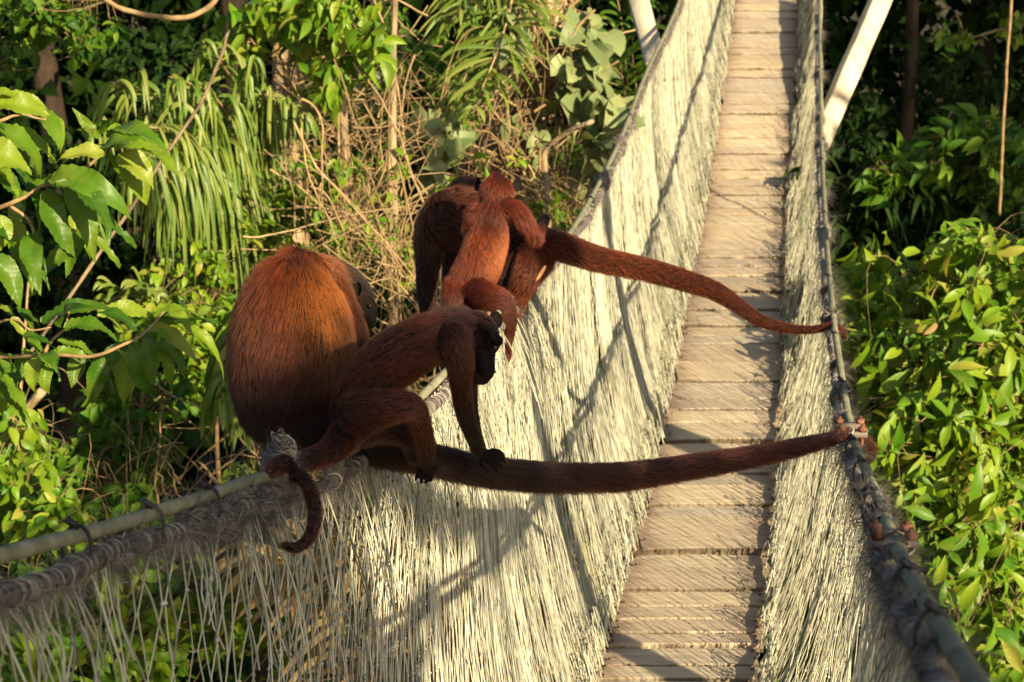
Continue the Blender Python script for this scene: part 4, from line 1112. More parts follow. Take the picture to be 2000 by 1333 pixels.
def vine(label, pts, r, mat=M_TWIG, name='hanging_vine', seed=3, cat='vine'):
    p = spline(PP(pts), 60); t = np.linspace(0, 1, 60)
    mb = MB(); tubes(mb, p + np.stack([noise1(t * 9, seed), noise1(t * 9, seed + 1), noise1(t * 9, seed + 2)], -1) * r * 0.5, r * (1 + 0.12 * noise1(t * 30, seed)), 8, ref=(0.1, 1, 0.2), cap=True)
    return tag(mb.build(name, mat), label, cat)
vine('pale bare vine sagging in a loop at the top left', [(150, -60, 8.2), (215, 5, 8.2), (270, 27, 8.2), (335, 35, 8.2), (385, 27, 8.2), (425, -5, 8.2), (450, -80, 8.2)], 0.011)
vine('thin straight grey dead stalk crossing in front of the strap-leaved palm', [(446, 60, 7.1), (440, 80, 7.0), (436, 100, 7.0), (400, 185, 6.9), (350, 265, 6.8), (310, 325, 6.8), (225, 450, 6.7), (130, 590, 6.6), (20, 745, 6.5), (-80, 900, 6.5)], 0.0062, mat=M_BARK, seed=8, name='dead_stalk', cat='stalk')
vine('long thin liana hanging straight down at the far right', [(1980, -120, 9.6), (1974, 20, 9.6), (1966, 130, 9.6), (1958, 290, 9.6), (1952, 420, 9.7)], 0.008, seed=12, name='liana')

# ---- foreground branch with large leaves, left
fb = thing('leafy_branch', 'big-leaved branch entering from the left edge in front of the palm', 'branch')
M_FTWIG = plain_mat('brown_branch', [(0.3, (0.13, 0.085, 0.04)), (0.6, (0.26, 0.17, 0.085)), (0.85, (0.38, 0.28, 0.16))], 0.7, 40, 0.4, 0.002)
Db = 4.3
limb(fb, 'branch', [(-120, 690, Db + .2), (0, 697, Db + .1), (90, 692, Db), (180, 697, Db - .05), (240, 675, Db - .05), (280, 655, Db), (320, 610, Db + .1)], (0.0068, 0.0025), M_FTWIG, 8, 50)
limb(fb, 'branch', [(-120, 440, Db + .2), (0, 405, Db), (50, 386, Db), (88, 362, Db), (130, 350, Db)], (0.0085, 0.003), M_FTWIG, 8, 40)
limb(fb, 'branch', [(88, 362, Db), (140, 345, Db + .05), (200, 300, Db + .1), (215, 270, Db + .1)], (0.005, 0.003), M_FTWIG, 8, 30)
limb(fb, 'branch', [(20, 402, Db), (55, 430, Db), (68, 470, Db), (78, 520, Db)], (0.0045, 0.002), M_FTWIG, 8, 30)
limb(fb, 'branch', [(85, 690, Db), (105, 660, Db), (128, 640, Db), (135, 610, Db)], (0.0045, 0.002), M_FTWIG, 8, 30)
limb(fb, 'branch', [(-60, 260, Db), (0, 235, Db), (40, 225, Db), (90, 235, Db)], (0.005, 0.002), M_FTWIG, 8, 30)
limb(fb, 'branch', [(-80, 650, Db + .1), (20, 625, Db), (60, 645, Db), (100, 640, Db)], (0.004, 0.002), M_FTWIG, 8, 30)
FL = [  # base x, y, tip x, y, half-width px, droop, depth change
 (205, 300, 108, 318, 24, .5, .0), (200, 290, 305, 292, 34, .9, .1), (212, 268, 330, 300, 30, .9, .15), (225, 290, 352, 362, 34, .9, -.05), (235, 300, 300, 372, 34, .8, .2), (240, 310, 285, 402, 36, .5, .25), (195, 262, 215, 232, 16, .2, .2), (185, 262, 150, 255, 13, .2, .1),
 (88, 360, 192, 352, 26, .6, -.05), (100, 352, 258, 432, 32, .8, -.1), (110, 358, 212, 482, 30, .7, -.15), (86, 372, 150, 505, 32, .6, -.05), (130, 355, 238, 520, 28, .8, .05), (88, 366, 42, 340, 18, .4, .1), (70, 350, 60, 300, 18, .3, .1), (90, 372, 120, 440, 26, .5, .2), (60, 380, 20, 440, 26, .6, .1),
 (-30, 185, 38, 186, 26, .4, .0), (-20, 205, 108, 240, 28, .8, .0), (50, 232, 112, 292, 32, .8, .05), (-10, 250, 78, 350, 30, .9, -.05), (-60, 290, 62, 340, 44, .7, -.1), (-30, 330, 38, 388, 28, .8, -.1), (70, 222, 118, 300, 26, .8, .2), (-20, 215, 15, 300, 26, .6, .1), (-40, 240, 20, 265, 24, .5, -.1), (10, 260, 60, 310, 24, .6, .15),
 (-25, 495, 38, 608, 30, .5, -.1), (18, 475, 62, 575, 22, .6, .05), (66, 455, 82, 578, 26, .5, .0), (170, 440, 128, 545, 20, .5, .15), (0, 420, -10, 500, 30, .5, .0), (30, 430, 20, 520, 24, .5, .1), (-30, 440, 30, 480, 24, .5, .05), (150, 430, 175, 510, 22, .5, .2),
 (125, 642, 228, 665, 27, .7, -.1), (120, 640, 182, 600, 20, .8, .0), (112, 668, 186, 698, 17, .6, -.05), (45, 655, 112, 684, 18, .6, -.05), (22, 620, 50, 665, 15, .3, .0), (190, 612, 272, 655, 22, .6, .1), (40, 608, 78, 640, 15, .4, .05), (0, 600, 30, 640, 20, .4, .05),
 (262, 668, 302, 778, 22, .6, .0), (275, 655, 362, 728, 24, .7, .05), (285, 645, 388, 712, 24, .8, .1), (302, 622, 388, 618, 22, .6, .15), (312, 640, 334, 762, 18, .6, .05), (228, 682, 254, 784, 26, .5, .0), (195, 692, 172, 786, 26, .4, .05), (300, 615, 330, 590, 16, .3, .2), (268, 660, 345, 640, 18, .5, .2), (290, 650, 300, 760, 22, .5, .2),
 (72, 698, 72, 772, 22, .5, -.05), (15, 692, 18, 742, 14, .3, .0), (75, 694, 114, 746, 15, .6, -.1), (94, 708, 98, 770, 18, .4, .1), (5, 735, 60, 838, 19, .6, .0), (60, 690, 30, 745, 18, .5, .1), (150, 692, 140, 760, 22, .5, .1), (-10, 690, 25, 800, 24, .5, .1), (330, 608, 375, 655, 18, .5, .1), (250, 670, 210, 745, 20, .5, .1)]
RF = np.random.default_rng(77)
FL += [(bx + RF.normal(0, 14), by + RF.normal(0, 12), tx + RF.normal(0, 34), ty + RF.normal(0, 26) + 8, hw * RF.uniform(.7, 1.05), dr, dd + RF.uniform(.05, .3)) for (bx, by, tx, ty, hw, dr, dd) in FL[::2] + FL[1::4]]
for (bx, by, tx, ty, hw, dr, dd) in FL:
    a = P(bx, by, Db + dd); e = P(tx, ty, Db + dd + RF.normal(0, 0.05))
    L = np.linalg.norm(e - a); wv = 0.76 * hw / F * (Db + dd) / L
    V, Q = leaf_tpl('point', RF, nl=40, w=wv * 1.12, droop=dr, fold=0.16, wav=0.03, twist=0.45, veins=10)
    # chord of the template must reach the tip: scale and rotate on its own chord
    tipv = V.reshape(40, 9, 3)[-1, 4]; ch = np.linalg.norm(tipv)
    ca = math.atan2(tipv[2], tipv[1])
    Rx = np.array([[1, 0, 0], [0, math.cos(-ca), -math.sin(-ca)], [0, math.sin(-ca), math.cos(-ca)]])
    V = (V @ Rx.T) / ch
    mb = MB(); mb.add(V, Q)
    o = mb.build('leaf', G_FORE, fb)
    up = unit(np.array([0, 0, 0.9]) + SUNV * 0.9 + RF.normal(0, 0.33, 3))
    M = frame((e - a)[None], up[None])[0] * L
    o.matrix_basis = Matrix(np.vstack([np.hstack([M, a[:, None]]), [0, 0, 0, 1]]).tolist())
seat(fb, P(-120, 560, Db + .2))

# ---- unseen tall trees behind the photographer and beside the bridge whose crowns shade parts of the scene
def shade_tree(label, targets, dist, seed, trunk_xy, lsize=0.16, dens=1.0, tpl=T_PT):  # added trees; leaf clumps sit on sun rays so crowns shade the targets
    R = np.random.default_rng(seed)
    t = thing('added_shade_tree', label, 'tree')
    ax1 = unit(np.cross(SUNV, [0, 0, 1])); ax2 = np.cross(ax1, SUNV)
    hb = []
    for (x, y, D, r) in targets:
        n = max(3, int(dens * 3.2 * math.pi * r * r / (6 * 0.14 * lsize ** 2)))
        a = R.uniform(0, 6.28, n); q = r * np.sqrt(R.uniform(0, 1, n))
        hb.append(P(x, y, D) + SUNV * (dist + R.normal(0, 0.5, n))[:, None] + ax1 * (q * np.cos(a))[:, None] + ax2 * (q * np.sin(a))[:, None])
    hb = np.vstack(hb)
    b, d, u, s_ = hub_leaves(hb, 6, lsize, R, face=1.4)
    put_leaves(t, 'leaf', tpl, G_MID, b, d, u, s_, 0, 'crown')
    x, y = trunk_xy; gz = float(ground_z(x, y)); m = hb.mean(0)
    p = limb(t, 'trunk', np.array([[x, y, gz - .3], [x, y, (gz + m[2]) / 2], [x * .8 + m[0] * .2, y * .8 + m[1] * .2, m[2] - 1.0], m + np.array([0, 0, 0.2])]), (0.16, 0.03), M_DBARK, 10)
    twigs(t, hb, p[22:], R, 0.008, M_DBARK, n=12)
    seat(t, (x, y, gz))
    return t
near = [(800, 720, 3.57, .09), (880, 660, 3.57, .08), (940, 690, 3.60, .075), (720, 790, 3.56, .09), (640, 880, 3.45, .07), (830, 860, 3.7, .08), (920, 840, 3.75, .07), (760, 860, 3.75, .08), (600, 960, 3.22, .07), (495, 890, 3.15, .11), (495, 940, 3.15, .11), (700, 860, 3.72, .08), (900, 610, 3.58, .05),
     (560, 840, 3.8, .075), (500, 800, 3.8, .06), (620, 820, 3.8, .07)]
near += [(x, 935 - (x > 1300) * (x - 1300) * .2, 3.97 + (x - 950) * .00088, .05) for x in range(950, 1620, 50)]
near += [(x, 1105 - x * .31 - 0.4, 2.15 + x * .002, .07) for x in range(0, 560, 80)]
near += [(x, y, 2.2 + x * .0019 + .1, .16) for x in range(20, 660, 90) for y in (1190, 1300)]
shade_tree('added unseen tree behind the near end of the footbridge, its crown placed to shade the handrails', near, 7.0, 901, (6.5, -4.5), lsize=0.11, dens=1.25)
shade_tree('second added unseen tree behind the near end of the footbridge, its crown placed to shade the right handrail',
    [(1880, 1330, 1.55, .07), (1800, 1220, 1.9, .08), (1750, 1120, 2.5, .08), (1710, 1000, 3.3, .08), (1680, 920, 4.0, .06), (1700, 1300, 2.6, .12), (1660, 1200, 3.0, .12), (1640, 1300, 3.0, .12)],
    6.0, 902, (8.0, -7.0), lsize=0.11)
shade_tree('added unseen tree right of the footbridge, its crown placed to keep the forest gap dark',
    [(1880, 90, 15.5, 1.5), (1990, 60, 15.5, 1.4), (1790, 200, 15.5, 1.0), (1900, 180, 14, .8), (1720, 420, 12.3, .7), (1850, 400, 12.6, .5)], 9, 903, (10.5, 4), lsize=0.30)
for lab, (x, y, D), dist, r in (('slender straight tree right of the footbridge, its shadow striping the left net', (1238, 600, 8.15), 3.0, .075), ('slender straight tree right of the footbridge, nearer the camera', (1085, 800, 6.2), 3.4, .055)):
    q = P(x, y, D) + SUNV * dist; gz = float(ground_z(q[0], q[1]))
    t = thing('slender_tree', lab, 'tree')
    limb(t, 'trunk', np.array([[q[0], q[1], gz - .3], [q[0], q[1], (gz + q[2]) / 2], [q[0], q[1], q[2]], [q[0] + .03, q[1], q[2] + 4.5], [q[0], q[1] + .1, q[2] + 9]]), (r * 1.1, r * .9), M_BARK, 10, 60, .06, 31)
    R = np.random.default_rng(int(x)); hb = q + np.array([0, .1, 9.2]) + R.normal(0, .5, (60, 3))
    b, d, u, s_ = hub_leaves(hb, 6, 0.16, R); put_leaves(t, 'leaf', T_PT, G_MID, b, d, u, s_, 0, 'crown')
    seat(t, (q[0], q[1], gz))
# ================================================================ the four howler monkeys
def fur_mat(name, rough=0.45):
    m = bpy.data.materials.new(name); m.use_nodes = True; nt = m.node_tree
    out = nt.nodes["Material Output"]; nt.nodes.remove(nt.nodes["Principled BSDF"])
    a = N(nt, "ShaderNodeAttribute", attribute_name="furcol")
    h = N(nt, "ShaderNodeBsdfHairPrincipled"); h.parametrization = 'COLOR'
    h.inputs['Roughness'].default_value = rough; h.inputs['Radial Roughness'].default_value = 0.55
    h.inputs['Coat'].default_value = 0.0
    h.inputs['Random Roughness'].default_value = 0.2
    nt.links.new(a.outputs['Color'], h.inputs['Color'])
    pb = N(nt, "ShaderNodeBsdfPrincipled"); nt.links.new(a.outputs['Color'], pb.inputs['Base Color'])
    pb.inputs['Roughness'].default_value = 0.5; pb.inputs['Specular IOR Level'].default_value = 0.25
    ms = N(nt, "ShaderNodeMixShader"); ms.inputs[0].default_value = 0.62
    nt.links.new(h.outputs[0], ms.inputs[1]); nt.links.new(pb.outputs[0], ms.inputs[2])
    nt.links.new(ms.outputs[0], out.inputs[0])
    return m
M_FUR = fur_mat('red_fur')
M_HIDE = plain_mat('hide', [(0.3, (0.010, 0.003, 0.002)), (0.8, (0.022, 0.006, 0.003))], 0.85, 60, 0.3, 0.002, use_tint=False, spec=0.1)
M_SKIN = plain_mat('black_skin', [(0.3, (0.006, 0.0045, 0.0045)), (0.8, (0.014, 0.010, 0.009))], 0.75, 120, 0.25, 0.0010, use_tint=False, spec=0.05)
M_EYE = plain_mat('eye', [(0.3, (0.012, 0.006, 0.004)), (0.8, (0.03, 0.015, 0.008))], 0.08, 5, 0.0, use_tint=False, spec=0.8)
M_PINK = plain_mat('bare_skin', [(0.3, (0.32, 0.15, 0.06)), (0.8, (0.46, 0.24, 0.11))], 0.5, 60, 0.2, 0.001, use_tint=False, spec=0.5)

def uvsphere(mb, c, r, k=12, n=8):
    th = np.linspace(0, math.pi, n); V = []
    for t in th:
        for a in range(k):
            V.append((math.sin(t) * math.cos(a * 2 * math.pi / k), math.sin(t) * math.sin(a * 2 * math.pi / k), math.cos(t)))
    V = np.array(V) * np.asarray(r) + c
    Q = [(i * k + j, (i + 1) * k + j, (i + 1) * k + (j + 1) % k, i * k + (j + 1) % k) for i in range(n - 1) for j in range(k)]
    mb.add(V, Q)

VIEWV = np.array([0, CP, -SP])
def make_body(root, chains, vox, smooth, mat, name='body'):
    """chains: rows of (x, y, D, radius px); each swept, all fused into one continuous skin"""
    mb = MB(); bones = []
    for ch in chains:
        rows = np.array(ch['p'], float)
        w = np.hstack([PP(rows[:, :3]), (rows[:, 3] / F * rows[:, 2])[:, None]])
        cols = np.array(ch['c'], float)
        n = max(12, int(len(rows) * 9))
        s = spline(w, n)
        ctr, rad = s[:, :3], np.maximum(s[:, 3], 0.0025)
        tg = unit(np.gradient(ctr, axis=0))
        n1 = unit(np.cross(tg, VIEWV + 1e-4)); n2 = np.cross(tg, n1)
        k = 20; a = np.arange(k) * 2 * math.pi / k
        fl = ch.get('flat', 1.0)
        V = ctr[:, None] + rad[:, None, None] * (np.cos(a)[None, :, None] * n1[:, None] + fl * np.sin(a)[None, :, None] * n2[:, None])
        Q = [(i * k + j, i * k + (j + 1) % k, (i + 1) * k + (j + 1) % k, (i + 1) * k + j) for i in range(n - 1) for j in range(k)]
        T = [(n * k, (j + 1) % k, j) for j in range(k)] + [(n * k + 1, (n - 1) * k + j, (n - 1) * k + (j + 1) % k) for j in range(k)]
        mb.add(np.vstack([V.reshape(-1, 3), ctr[:1], ctr[-1:]]), Q, T)
        for e in (0, -1): uvsphere(mb, ctr[e], rad[e] * np.array([1, 1, 1]) * (0.97 if fl == 1 else 0.85), 16, 10)
        ti = np.linspace(0, len(cols) - 1, n)
        cc = np.stack([np.interp(ti, np.arange(len(cols)), cols[:, j]) for j in range(3)], -1)
        ln = np.interp(np.linspace(0, 1, n), np.linspace(0, 1, len(np.atleast_1d(ch.get('len', 1.0)))), np.atleast_1d(ch.get('len', 1.0)))
        bones.append((ctr, rad, tg, cc, ln))
    tmp = mb.mesh('tmp', None)
    o = bpy.data.objects.new('tmp', tmp); COL.objects.link(o)
    md = o.modifiers.new('r', 'REMESH'); md.mode = 'VOXEL'; md.voxel_size = vox; md.use_smooth_shade = True
    md = o.modifiers.new('s', 'SMOOTH'); md.factor = 0.5; md.iterations = smooth
    dg = bpy.context.evaluated_depsgraph_get(); dg.update()
    me = bpy.data.meshes.new_from_object(o.evaluated_get(dg), depsgraph=dg)
    bpy.data.objects.remove(o); bpy.data.meshes.remove(tmp)
    me.name = name; me.materials.clear(); me.materials.append(mat)
    b = link(bpy.data.objects.new(name, me), root)
    return b, bones

def grow_fur(root, body, bones, n, length, seed, rad=0.00032, bald=None, lift=0.42, clump=0.3, shade=None, segs=6):
    R = np.random.default_rng(seed)
    me = body.data; nv = len(me.vertices)
    co = np.empty(nv * 3, np.float32); me.vertices.foreach_get('co', co); co = co.reshape(-1, 3).astype(float)
    me.calc_loop_triangles(); nt_ = len(me.loop_triangles)
    tr = np.empty(nt_ * 3, np.int32); me.loop_triangles.foreach_get('vertices', tr); tr = tr.reshape(-1, 3)
    A, B, C_ = co[tr[:, 0]], co[tr[:, 1]], co[tr[:, 2]]
    cr = np.cross(B - A, C_ - A); area = np.linalg.norm(cr, axis=1); nr_ = unit(cr)
    # more hair where it faces the viewer's side, some everywhere
    pick = R.choice(nt_, n, p=area / area.sum())
    u = R.uniform(size=(n, 1)); v = R.uniform(size=(n, 1)); f = u + v > 1; u = np.where(f, 1 - u, u); v = np.where(f, 1 - v, v)
    root_p = A[pick] + u * (B - A)[pick] + v * (C_ - A)[pick]; nrm = nr_[pick]
    S = np.vstack([b[0] for b in bones]); RD = np.concatenate([b[1] for b in bones]); TG = np.vstack([b[2] for b in bones]); CC = np.vstack([b[3] for b in bones]); LN = np.concatenate([b[4] for b in bones])
    tgt = np.empty((n, 3)); col = np.empty((n, 3)); ln = np.empty(n)
    for i in range(0, n, 4000):
        q = root_p[i:i + 4000]
        d = np.linalg.norm(q[:, None] - S[None], axis=2) / RD[None]
        w = np.exp(-(d - d.min(1, keepdims=True)) * 9); w /= w.sum(1, keepdims=True)
        tgt[i:i + 4000] = w @ TG; col[i:i + 4000] = w @ CC; ln[i:i + 4000] = w @ LN
    if bald is not None:
        keep = ~bald(root_p, nrm)
        root_p, nrm, tgt, col, ln = root_p[keep], nrm[keep], tgt[keep], col[keep], ln[keep]; n = len(root_p)
    # combing: tangent along the body plus smooth swirls
    sw = np.stack([noise1(root_p[:, 0] * 9 + root_p[:, 2] * 7, seed + 1, 2), noise1(root_p[:, 1] * 9 + root_p[:, 0] * 5, seed + 2, 2), noise1(root_p[:, 2] * 9 + root_p[:, 1] * 6, seed + 3, 2)], -1) * 1.5
    # clumps share a direction and a tone
    cell = np.floor(root_p / 0.009).astype(int); h = (cell[:, 0] * 73856093 ^ cell[:, 1] * 19349663 ^ cell[:, 2] * 83492791) % 8191
    crn = np.random.default_rng(seed + 7).normal(0, 1, (8192, 4))[h]
    tg = unit(tgt + sw * 0.30 + crn[:, :3] * 0.10 * clump / 0.3)
    tg = unit(tg - nrm * (tg * nrm).sum(1, keepdims=True))
    L = length * ln * R.uniform(0.55, 1.2, n)
    t = np.linspace(0, 1, segs)
    d0 = nrm * lift + tg + R.normal(0, 0.13, (n, 3))
    d1 = nrm * 0.12 + tg * 1.1 + np.array([0, 0, -0.18]) + R.normal(0, 0.16, (n, 3))
    dirs = unit(d0)[:, None] * (1 - t)[None, :, None] + unit(d1)[:, None] * t[None, :, None]
    path = root_p[:, None] + np.concatenate([np.zeros((n, 1, 3)), np.cumsum(dirs[:, 1:], axis=1)], 1) * (L / (segs - 1))[:, None, None] - nrm[:, None] * 0.001
    tone = np.exp(0.20 * R.normal(size=n) + 0.16 * crn[:, 3] + 0.25 * noise1(root_p[:, 0] * 22 + root_p[:, 2] * 3 + root_p[:, 1] * 11, seed + 5, 2))
    col = col * tone[:, None]
    if shade is not None: col = shade(root_p, nrm, col)
    hc = bpy.data.hair_curves.new('fur')
    hc.add_curves([segs] * n)
    hc.attributes['position'].data.foreach_set('vector', path.astype(np.float32).ravel())
    ra = hc.attributes.get('radius') or hc.attributes.new('radius', 'FLOAT', 'POINT')
    ra.data.foreach_set('value', (rad * (1 - 0.8 * t ** 1.5)[None] * R.uniform(0.7, 1.2, n)[:, None]).astype(np.float32).ravel())
    ca = hc.attributes.new('furcol', 'FLOAT_COLOR', 'CURVE')
    ca.data.foreach_set('color', np.hstack([np.clip(col, 0.002, 0.95), np.ones((n, 1))]).astype(np.float32).ravel())
    hc.materials.append(M_FUR)
    o = link(bpy.data.objects.new('fur', hc), root)
    return o

def ear(root, c, nrm, up, w, h, mat=None, fold=True):
    """a cupped ear: shell with a rolled rim"""
    nrm = unit(nrm); up = unit(up - nrm * np.dot(up, nrm)); x = np.cross(up, nrm)
    mb = MB(); nr2, na = 6, 22
    V = []
    for i in range(nr2):
        rr_ = i / (nr2 - 1)
        for j in range(na):
            a = j * 2 * math.pi / na
            dd = -0.45 * w * (1 - rr_ ** 2) + (0.12 * w * math.cos(a * 3) * rr_ * (1 - rr_))
            V.append(c + x * w * rr_ * math.cos(a) + up * h * rr_ * math.sin(a) * (1.05 if math.sin(a) > 0 else 0.9) + nrm * dd)
    Q = [(i * na + j, i * na + (j + 1) % na, (i + 1) * na + (j + 1) % na, (i + 1) * na + j) for i in range(nr2 - 1) for j in range(na)]
    mb.add(np.array(V), Q)
    a = np.linspace(-0.9, math.pi + 1.0, 26)
    rim = c + np.cos(a)[:, None] * x * w + np.sin(a)[:, None] * up * h * np.where(np.sin(a) > 0, 1.05, 0.9)[:, None]
    tubes(mb, rim, w * 0.13 * np.sin(np.linspace(0.25, math.pi - 0.25, 26)) ** 0.5, 7, ref=nrm, cap=True)
    # back of the ear, joined to the head
    V2 = [p - nrm * w * 0.12 for p in V]; mb.add(np.array(V2), [q[::-1] for q in Q])
    # inner fold
    a2 = np.linspace(0.3, 2.4, 12)
    if fold: tubes(mb, c + np.cos(a2)[:, None] * x * w * 0.55 + np.sin(a2)[:, None] * up * h * 0.55 - nrm * w * 0.22, w * 0.09, 6, ref=nrm, cap=True)
    return mb.build('ear', mat or M_SKIN, root)

def eye(root, c, r):
    mb = MB(); uvsphere(mb, np.array(c), r, 14, 10); return mb.build('eye', M_EYE, root)

def hand_chains(wr, dirv, side, size, D, col, curl=(0, 10)):
    """palm and five unequal fingers in photo coordinates; dirv = finger direction, side = across the palm"""
    wr = np.array(wr, float); dv = unit(np.array(dirv, float)); sv = unit(np.array(side, float)); cv = np.array(curl, float)
    out = [dict(p=[(*wr, D, size * .38), (*(wr + dv * size * .5), D, size * .42), (*(wr + dv * size * .75), D, size * .36)], c=[col] * 3, len=[.4, .1])]
    for k, (o, L) in enumerate(((-.50, .72), (-.17, .92), (.18, .88), (.50, .68))):
        b = wr + dv * size * .8 + sv * size * o * .9
        out.append(dict(p=[(*b, D - .004, size * .18), (*(b + dv * size * L * .55 + sv * o * size * .2), D - .005, size * .165), (*(b + dv * size * L * .9 + cv * .5 + sv * o * size * .35), D + .000, size * .145), (*(b + dv * size * L * 1.05 + cv + sv * o * size * .3), D + .008, size * .12)], c=[col] * 4, len=.05))
    b = wr + dv * size * .25 + sv * size * .35
    out.append(dict(p=[(*b, D, size * .18), (*(b + sv * size * .45 + dv * size * .25), D - .003, size * .15), (*(b + sv * size * .55 + dv * size * .6 + cv * .4), D, size * .12)], c=[col] * 3, len=.05))
    return out

def toworld(x, y, D): return P(x, y, D)
def px(v, D): return v / F * D

# colours
RUST, GOLD, MAROON, DARK, BLACK = (.095, .0175, .0035), (.135, .028, .0045), (.045, .0085, .0025), (.016, .0045, .002), (.010, .005, .004)

# ---- the largest one: back to us, hunched, its tail reaching across to the other handrail
A = thing('howler_monkey', 'largest red howler monkey, hunched with its broad golden-rust back to us on the left handrail', 'monkey', 'red howler monkeys on the footbridge handrail')
tailA = dict(p=[(640, 800, 3.80, 58), (700, 850, 3.82, 44), (770, 880, 3.86, 34), (850, 900, 3.92, 30), (940, 919, 3.97, 29), (1050, 931, 4.05, 28), (1200, 932, 4.17, 26), (1350, 912, 4.30, 23), (1500, 886, 4.44, 19), (1590, 866, 4.52, 15.5), (1645, 852, 4.58, 12), (1676, 853, 4.62, 11), (1698, 868, 4.68, 9.5), (1702, 892, 4.76, 8), (1684, 905, 4.80, 7)],
             c=[DARK, DARK, DARK, DARK, DARK, (.035, .008, .003), (.045, .009, .003), (.05, .010, .003), MAROON, MAROON, MAROON, MAROON, MAROON, MAROON], len=[1.2, 1.1, 1, .9, .7])
chA = [dict(p=[(576, 516, 3.84, 40), (568, 560, 3.81, 84), (568, 620, 3.79, 112), (570, 690, 3.78, 122), (572, 760, 3.78, 116), (590, 815, 3.79, 86)], c=[RUST, GOLD, GOLD, RUST, MAROON, DARK], flat=.85, len=[1.3, 1.2, 1.1, 1, 1]),
       dict(p=[(528, 568, 3.80, 30), (518, 600, 3.765, 34), (524, 640, 3.765, 30)], c=[RUST, RUST, GOLD]),
       dict(p=[(606, 560, 3.80, 30), (618, 595, 3.765, 33), (614, 640, 3.765, 30)], c=[RUST, RUST, GOLD]),
       dict(p=[(520, 600, 3.84, 50), (500, 660, 3.83, 48), (492, 730, 3.83, 40)], c=[RUST, MAROON, MAROON]),
       dict(p=[(500, 745, 3.80, 50), (530, 800, 3.78, 62), (580, 815, 3.77, 64), (640, 812, 3.78, 60)], c=[DARK, DARK, DARK, DARK]),
       dict(p=[(640, 745, 3.86, 60), (690, 800, 3.84, 50), (700, 850, 3.85, 34)], c=[RUST, DARK, DARK]),
       dict(p=[(600, 540, 3.86, 50), (640, 545, 3.88, 36), (668, 590, 3.86, 25), (690, 640, 3.84, 22), (703, 690, 3.84, 20), (705, 740, 3.86, 17)], c=[RUST, MAROON, MAROON, MAROON, DARK, BLACK]),
       dict(p=[(640, 535, 3.92, 34), (672, 555, 3.94, 36), (695, 580, 3.94, 33), (706, 602, 3.93, 25)], c=[DARK, DARK, BLACK, BLACK], len=[.8, .7, .5]),
       dict(p=[(706, 600, 3.93, 22), (721, 616, 3.92, 16), (726, 634, 3.92, 11)], c=[BLACK, BLACK, BLACK], len=[.25, .08]),
       dict(p=[(728, 594, 3.92, 9), (735, 606, 3.92, 6)], c=[BLACK, BLACK], len=.1),
       tailA]
bA, boA = make_body(A, chA, 0.0048, 9, M_HIDE)
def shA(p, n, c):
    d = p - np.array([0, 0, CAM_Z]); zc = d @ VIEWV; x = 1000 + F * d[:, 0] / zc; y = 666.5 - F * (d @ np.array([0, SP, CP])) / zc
    # painted into the fur: sunlit gold right of the back, shaded flanks and rump, pale crown hairs
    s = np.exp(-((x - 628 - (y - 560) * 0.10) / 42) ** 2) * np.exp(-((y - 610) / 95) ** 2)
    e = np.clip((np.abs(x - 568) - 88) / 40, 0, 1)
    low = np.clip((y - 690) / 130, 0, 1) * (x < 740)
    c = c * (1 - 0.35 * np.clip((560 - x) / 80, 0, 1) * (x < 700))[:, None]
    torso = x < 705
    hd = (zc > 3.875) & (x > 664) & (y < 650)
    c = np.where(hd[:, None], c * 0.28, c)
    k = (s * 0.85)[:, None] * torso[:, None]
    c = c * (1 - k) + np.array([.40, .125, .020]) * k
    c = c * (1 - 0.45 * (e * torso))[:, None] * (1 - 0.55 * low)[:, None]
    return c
def pxy(p):
    d = p - np.array([0, 0, CAM_Z]); zc = d @ VIEWV
    return 1000 + F * d[:, 0] / zc, 666.5 - F * (d @ np.array([0, SP, CP])) / zc, zc
def paint(body, fn, mat):
    me = body.data; me.materials.append(mat); n = len(me.polygons); c = np.empty(n * 3, np.float32)
    me.polygons.foreach_get('center', c); me.polygons.foreach_set('material_index', fn(c.reshape(-1, 3).astype(float), None).astype(np.int32))
def baldA(p, n):
    x, y, zc = pxy(p)
    return (x > 709 + np.clip(590 - y, 0, 40) * .5) & (y > 572) & (y < 650) & (zc > 3.86)
paint(bA, baldA, M_SKIN)
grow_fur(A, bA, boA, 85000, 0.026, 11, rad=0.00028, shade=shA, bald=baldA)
ear(A, P(697, 568, 3.893), -VIEWV + np.array([-.55, 0, .35]), np.array([-.1, 0, 1]), px(11, 3.88), px(15, 3.88))
eye(A, P(722, 598, 3.905), 0.004)
seat(A, P(600, 900, 3.76))

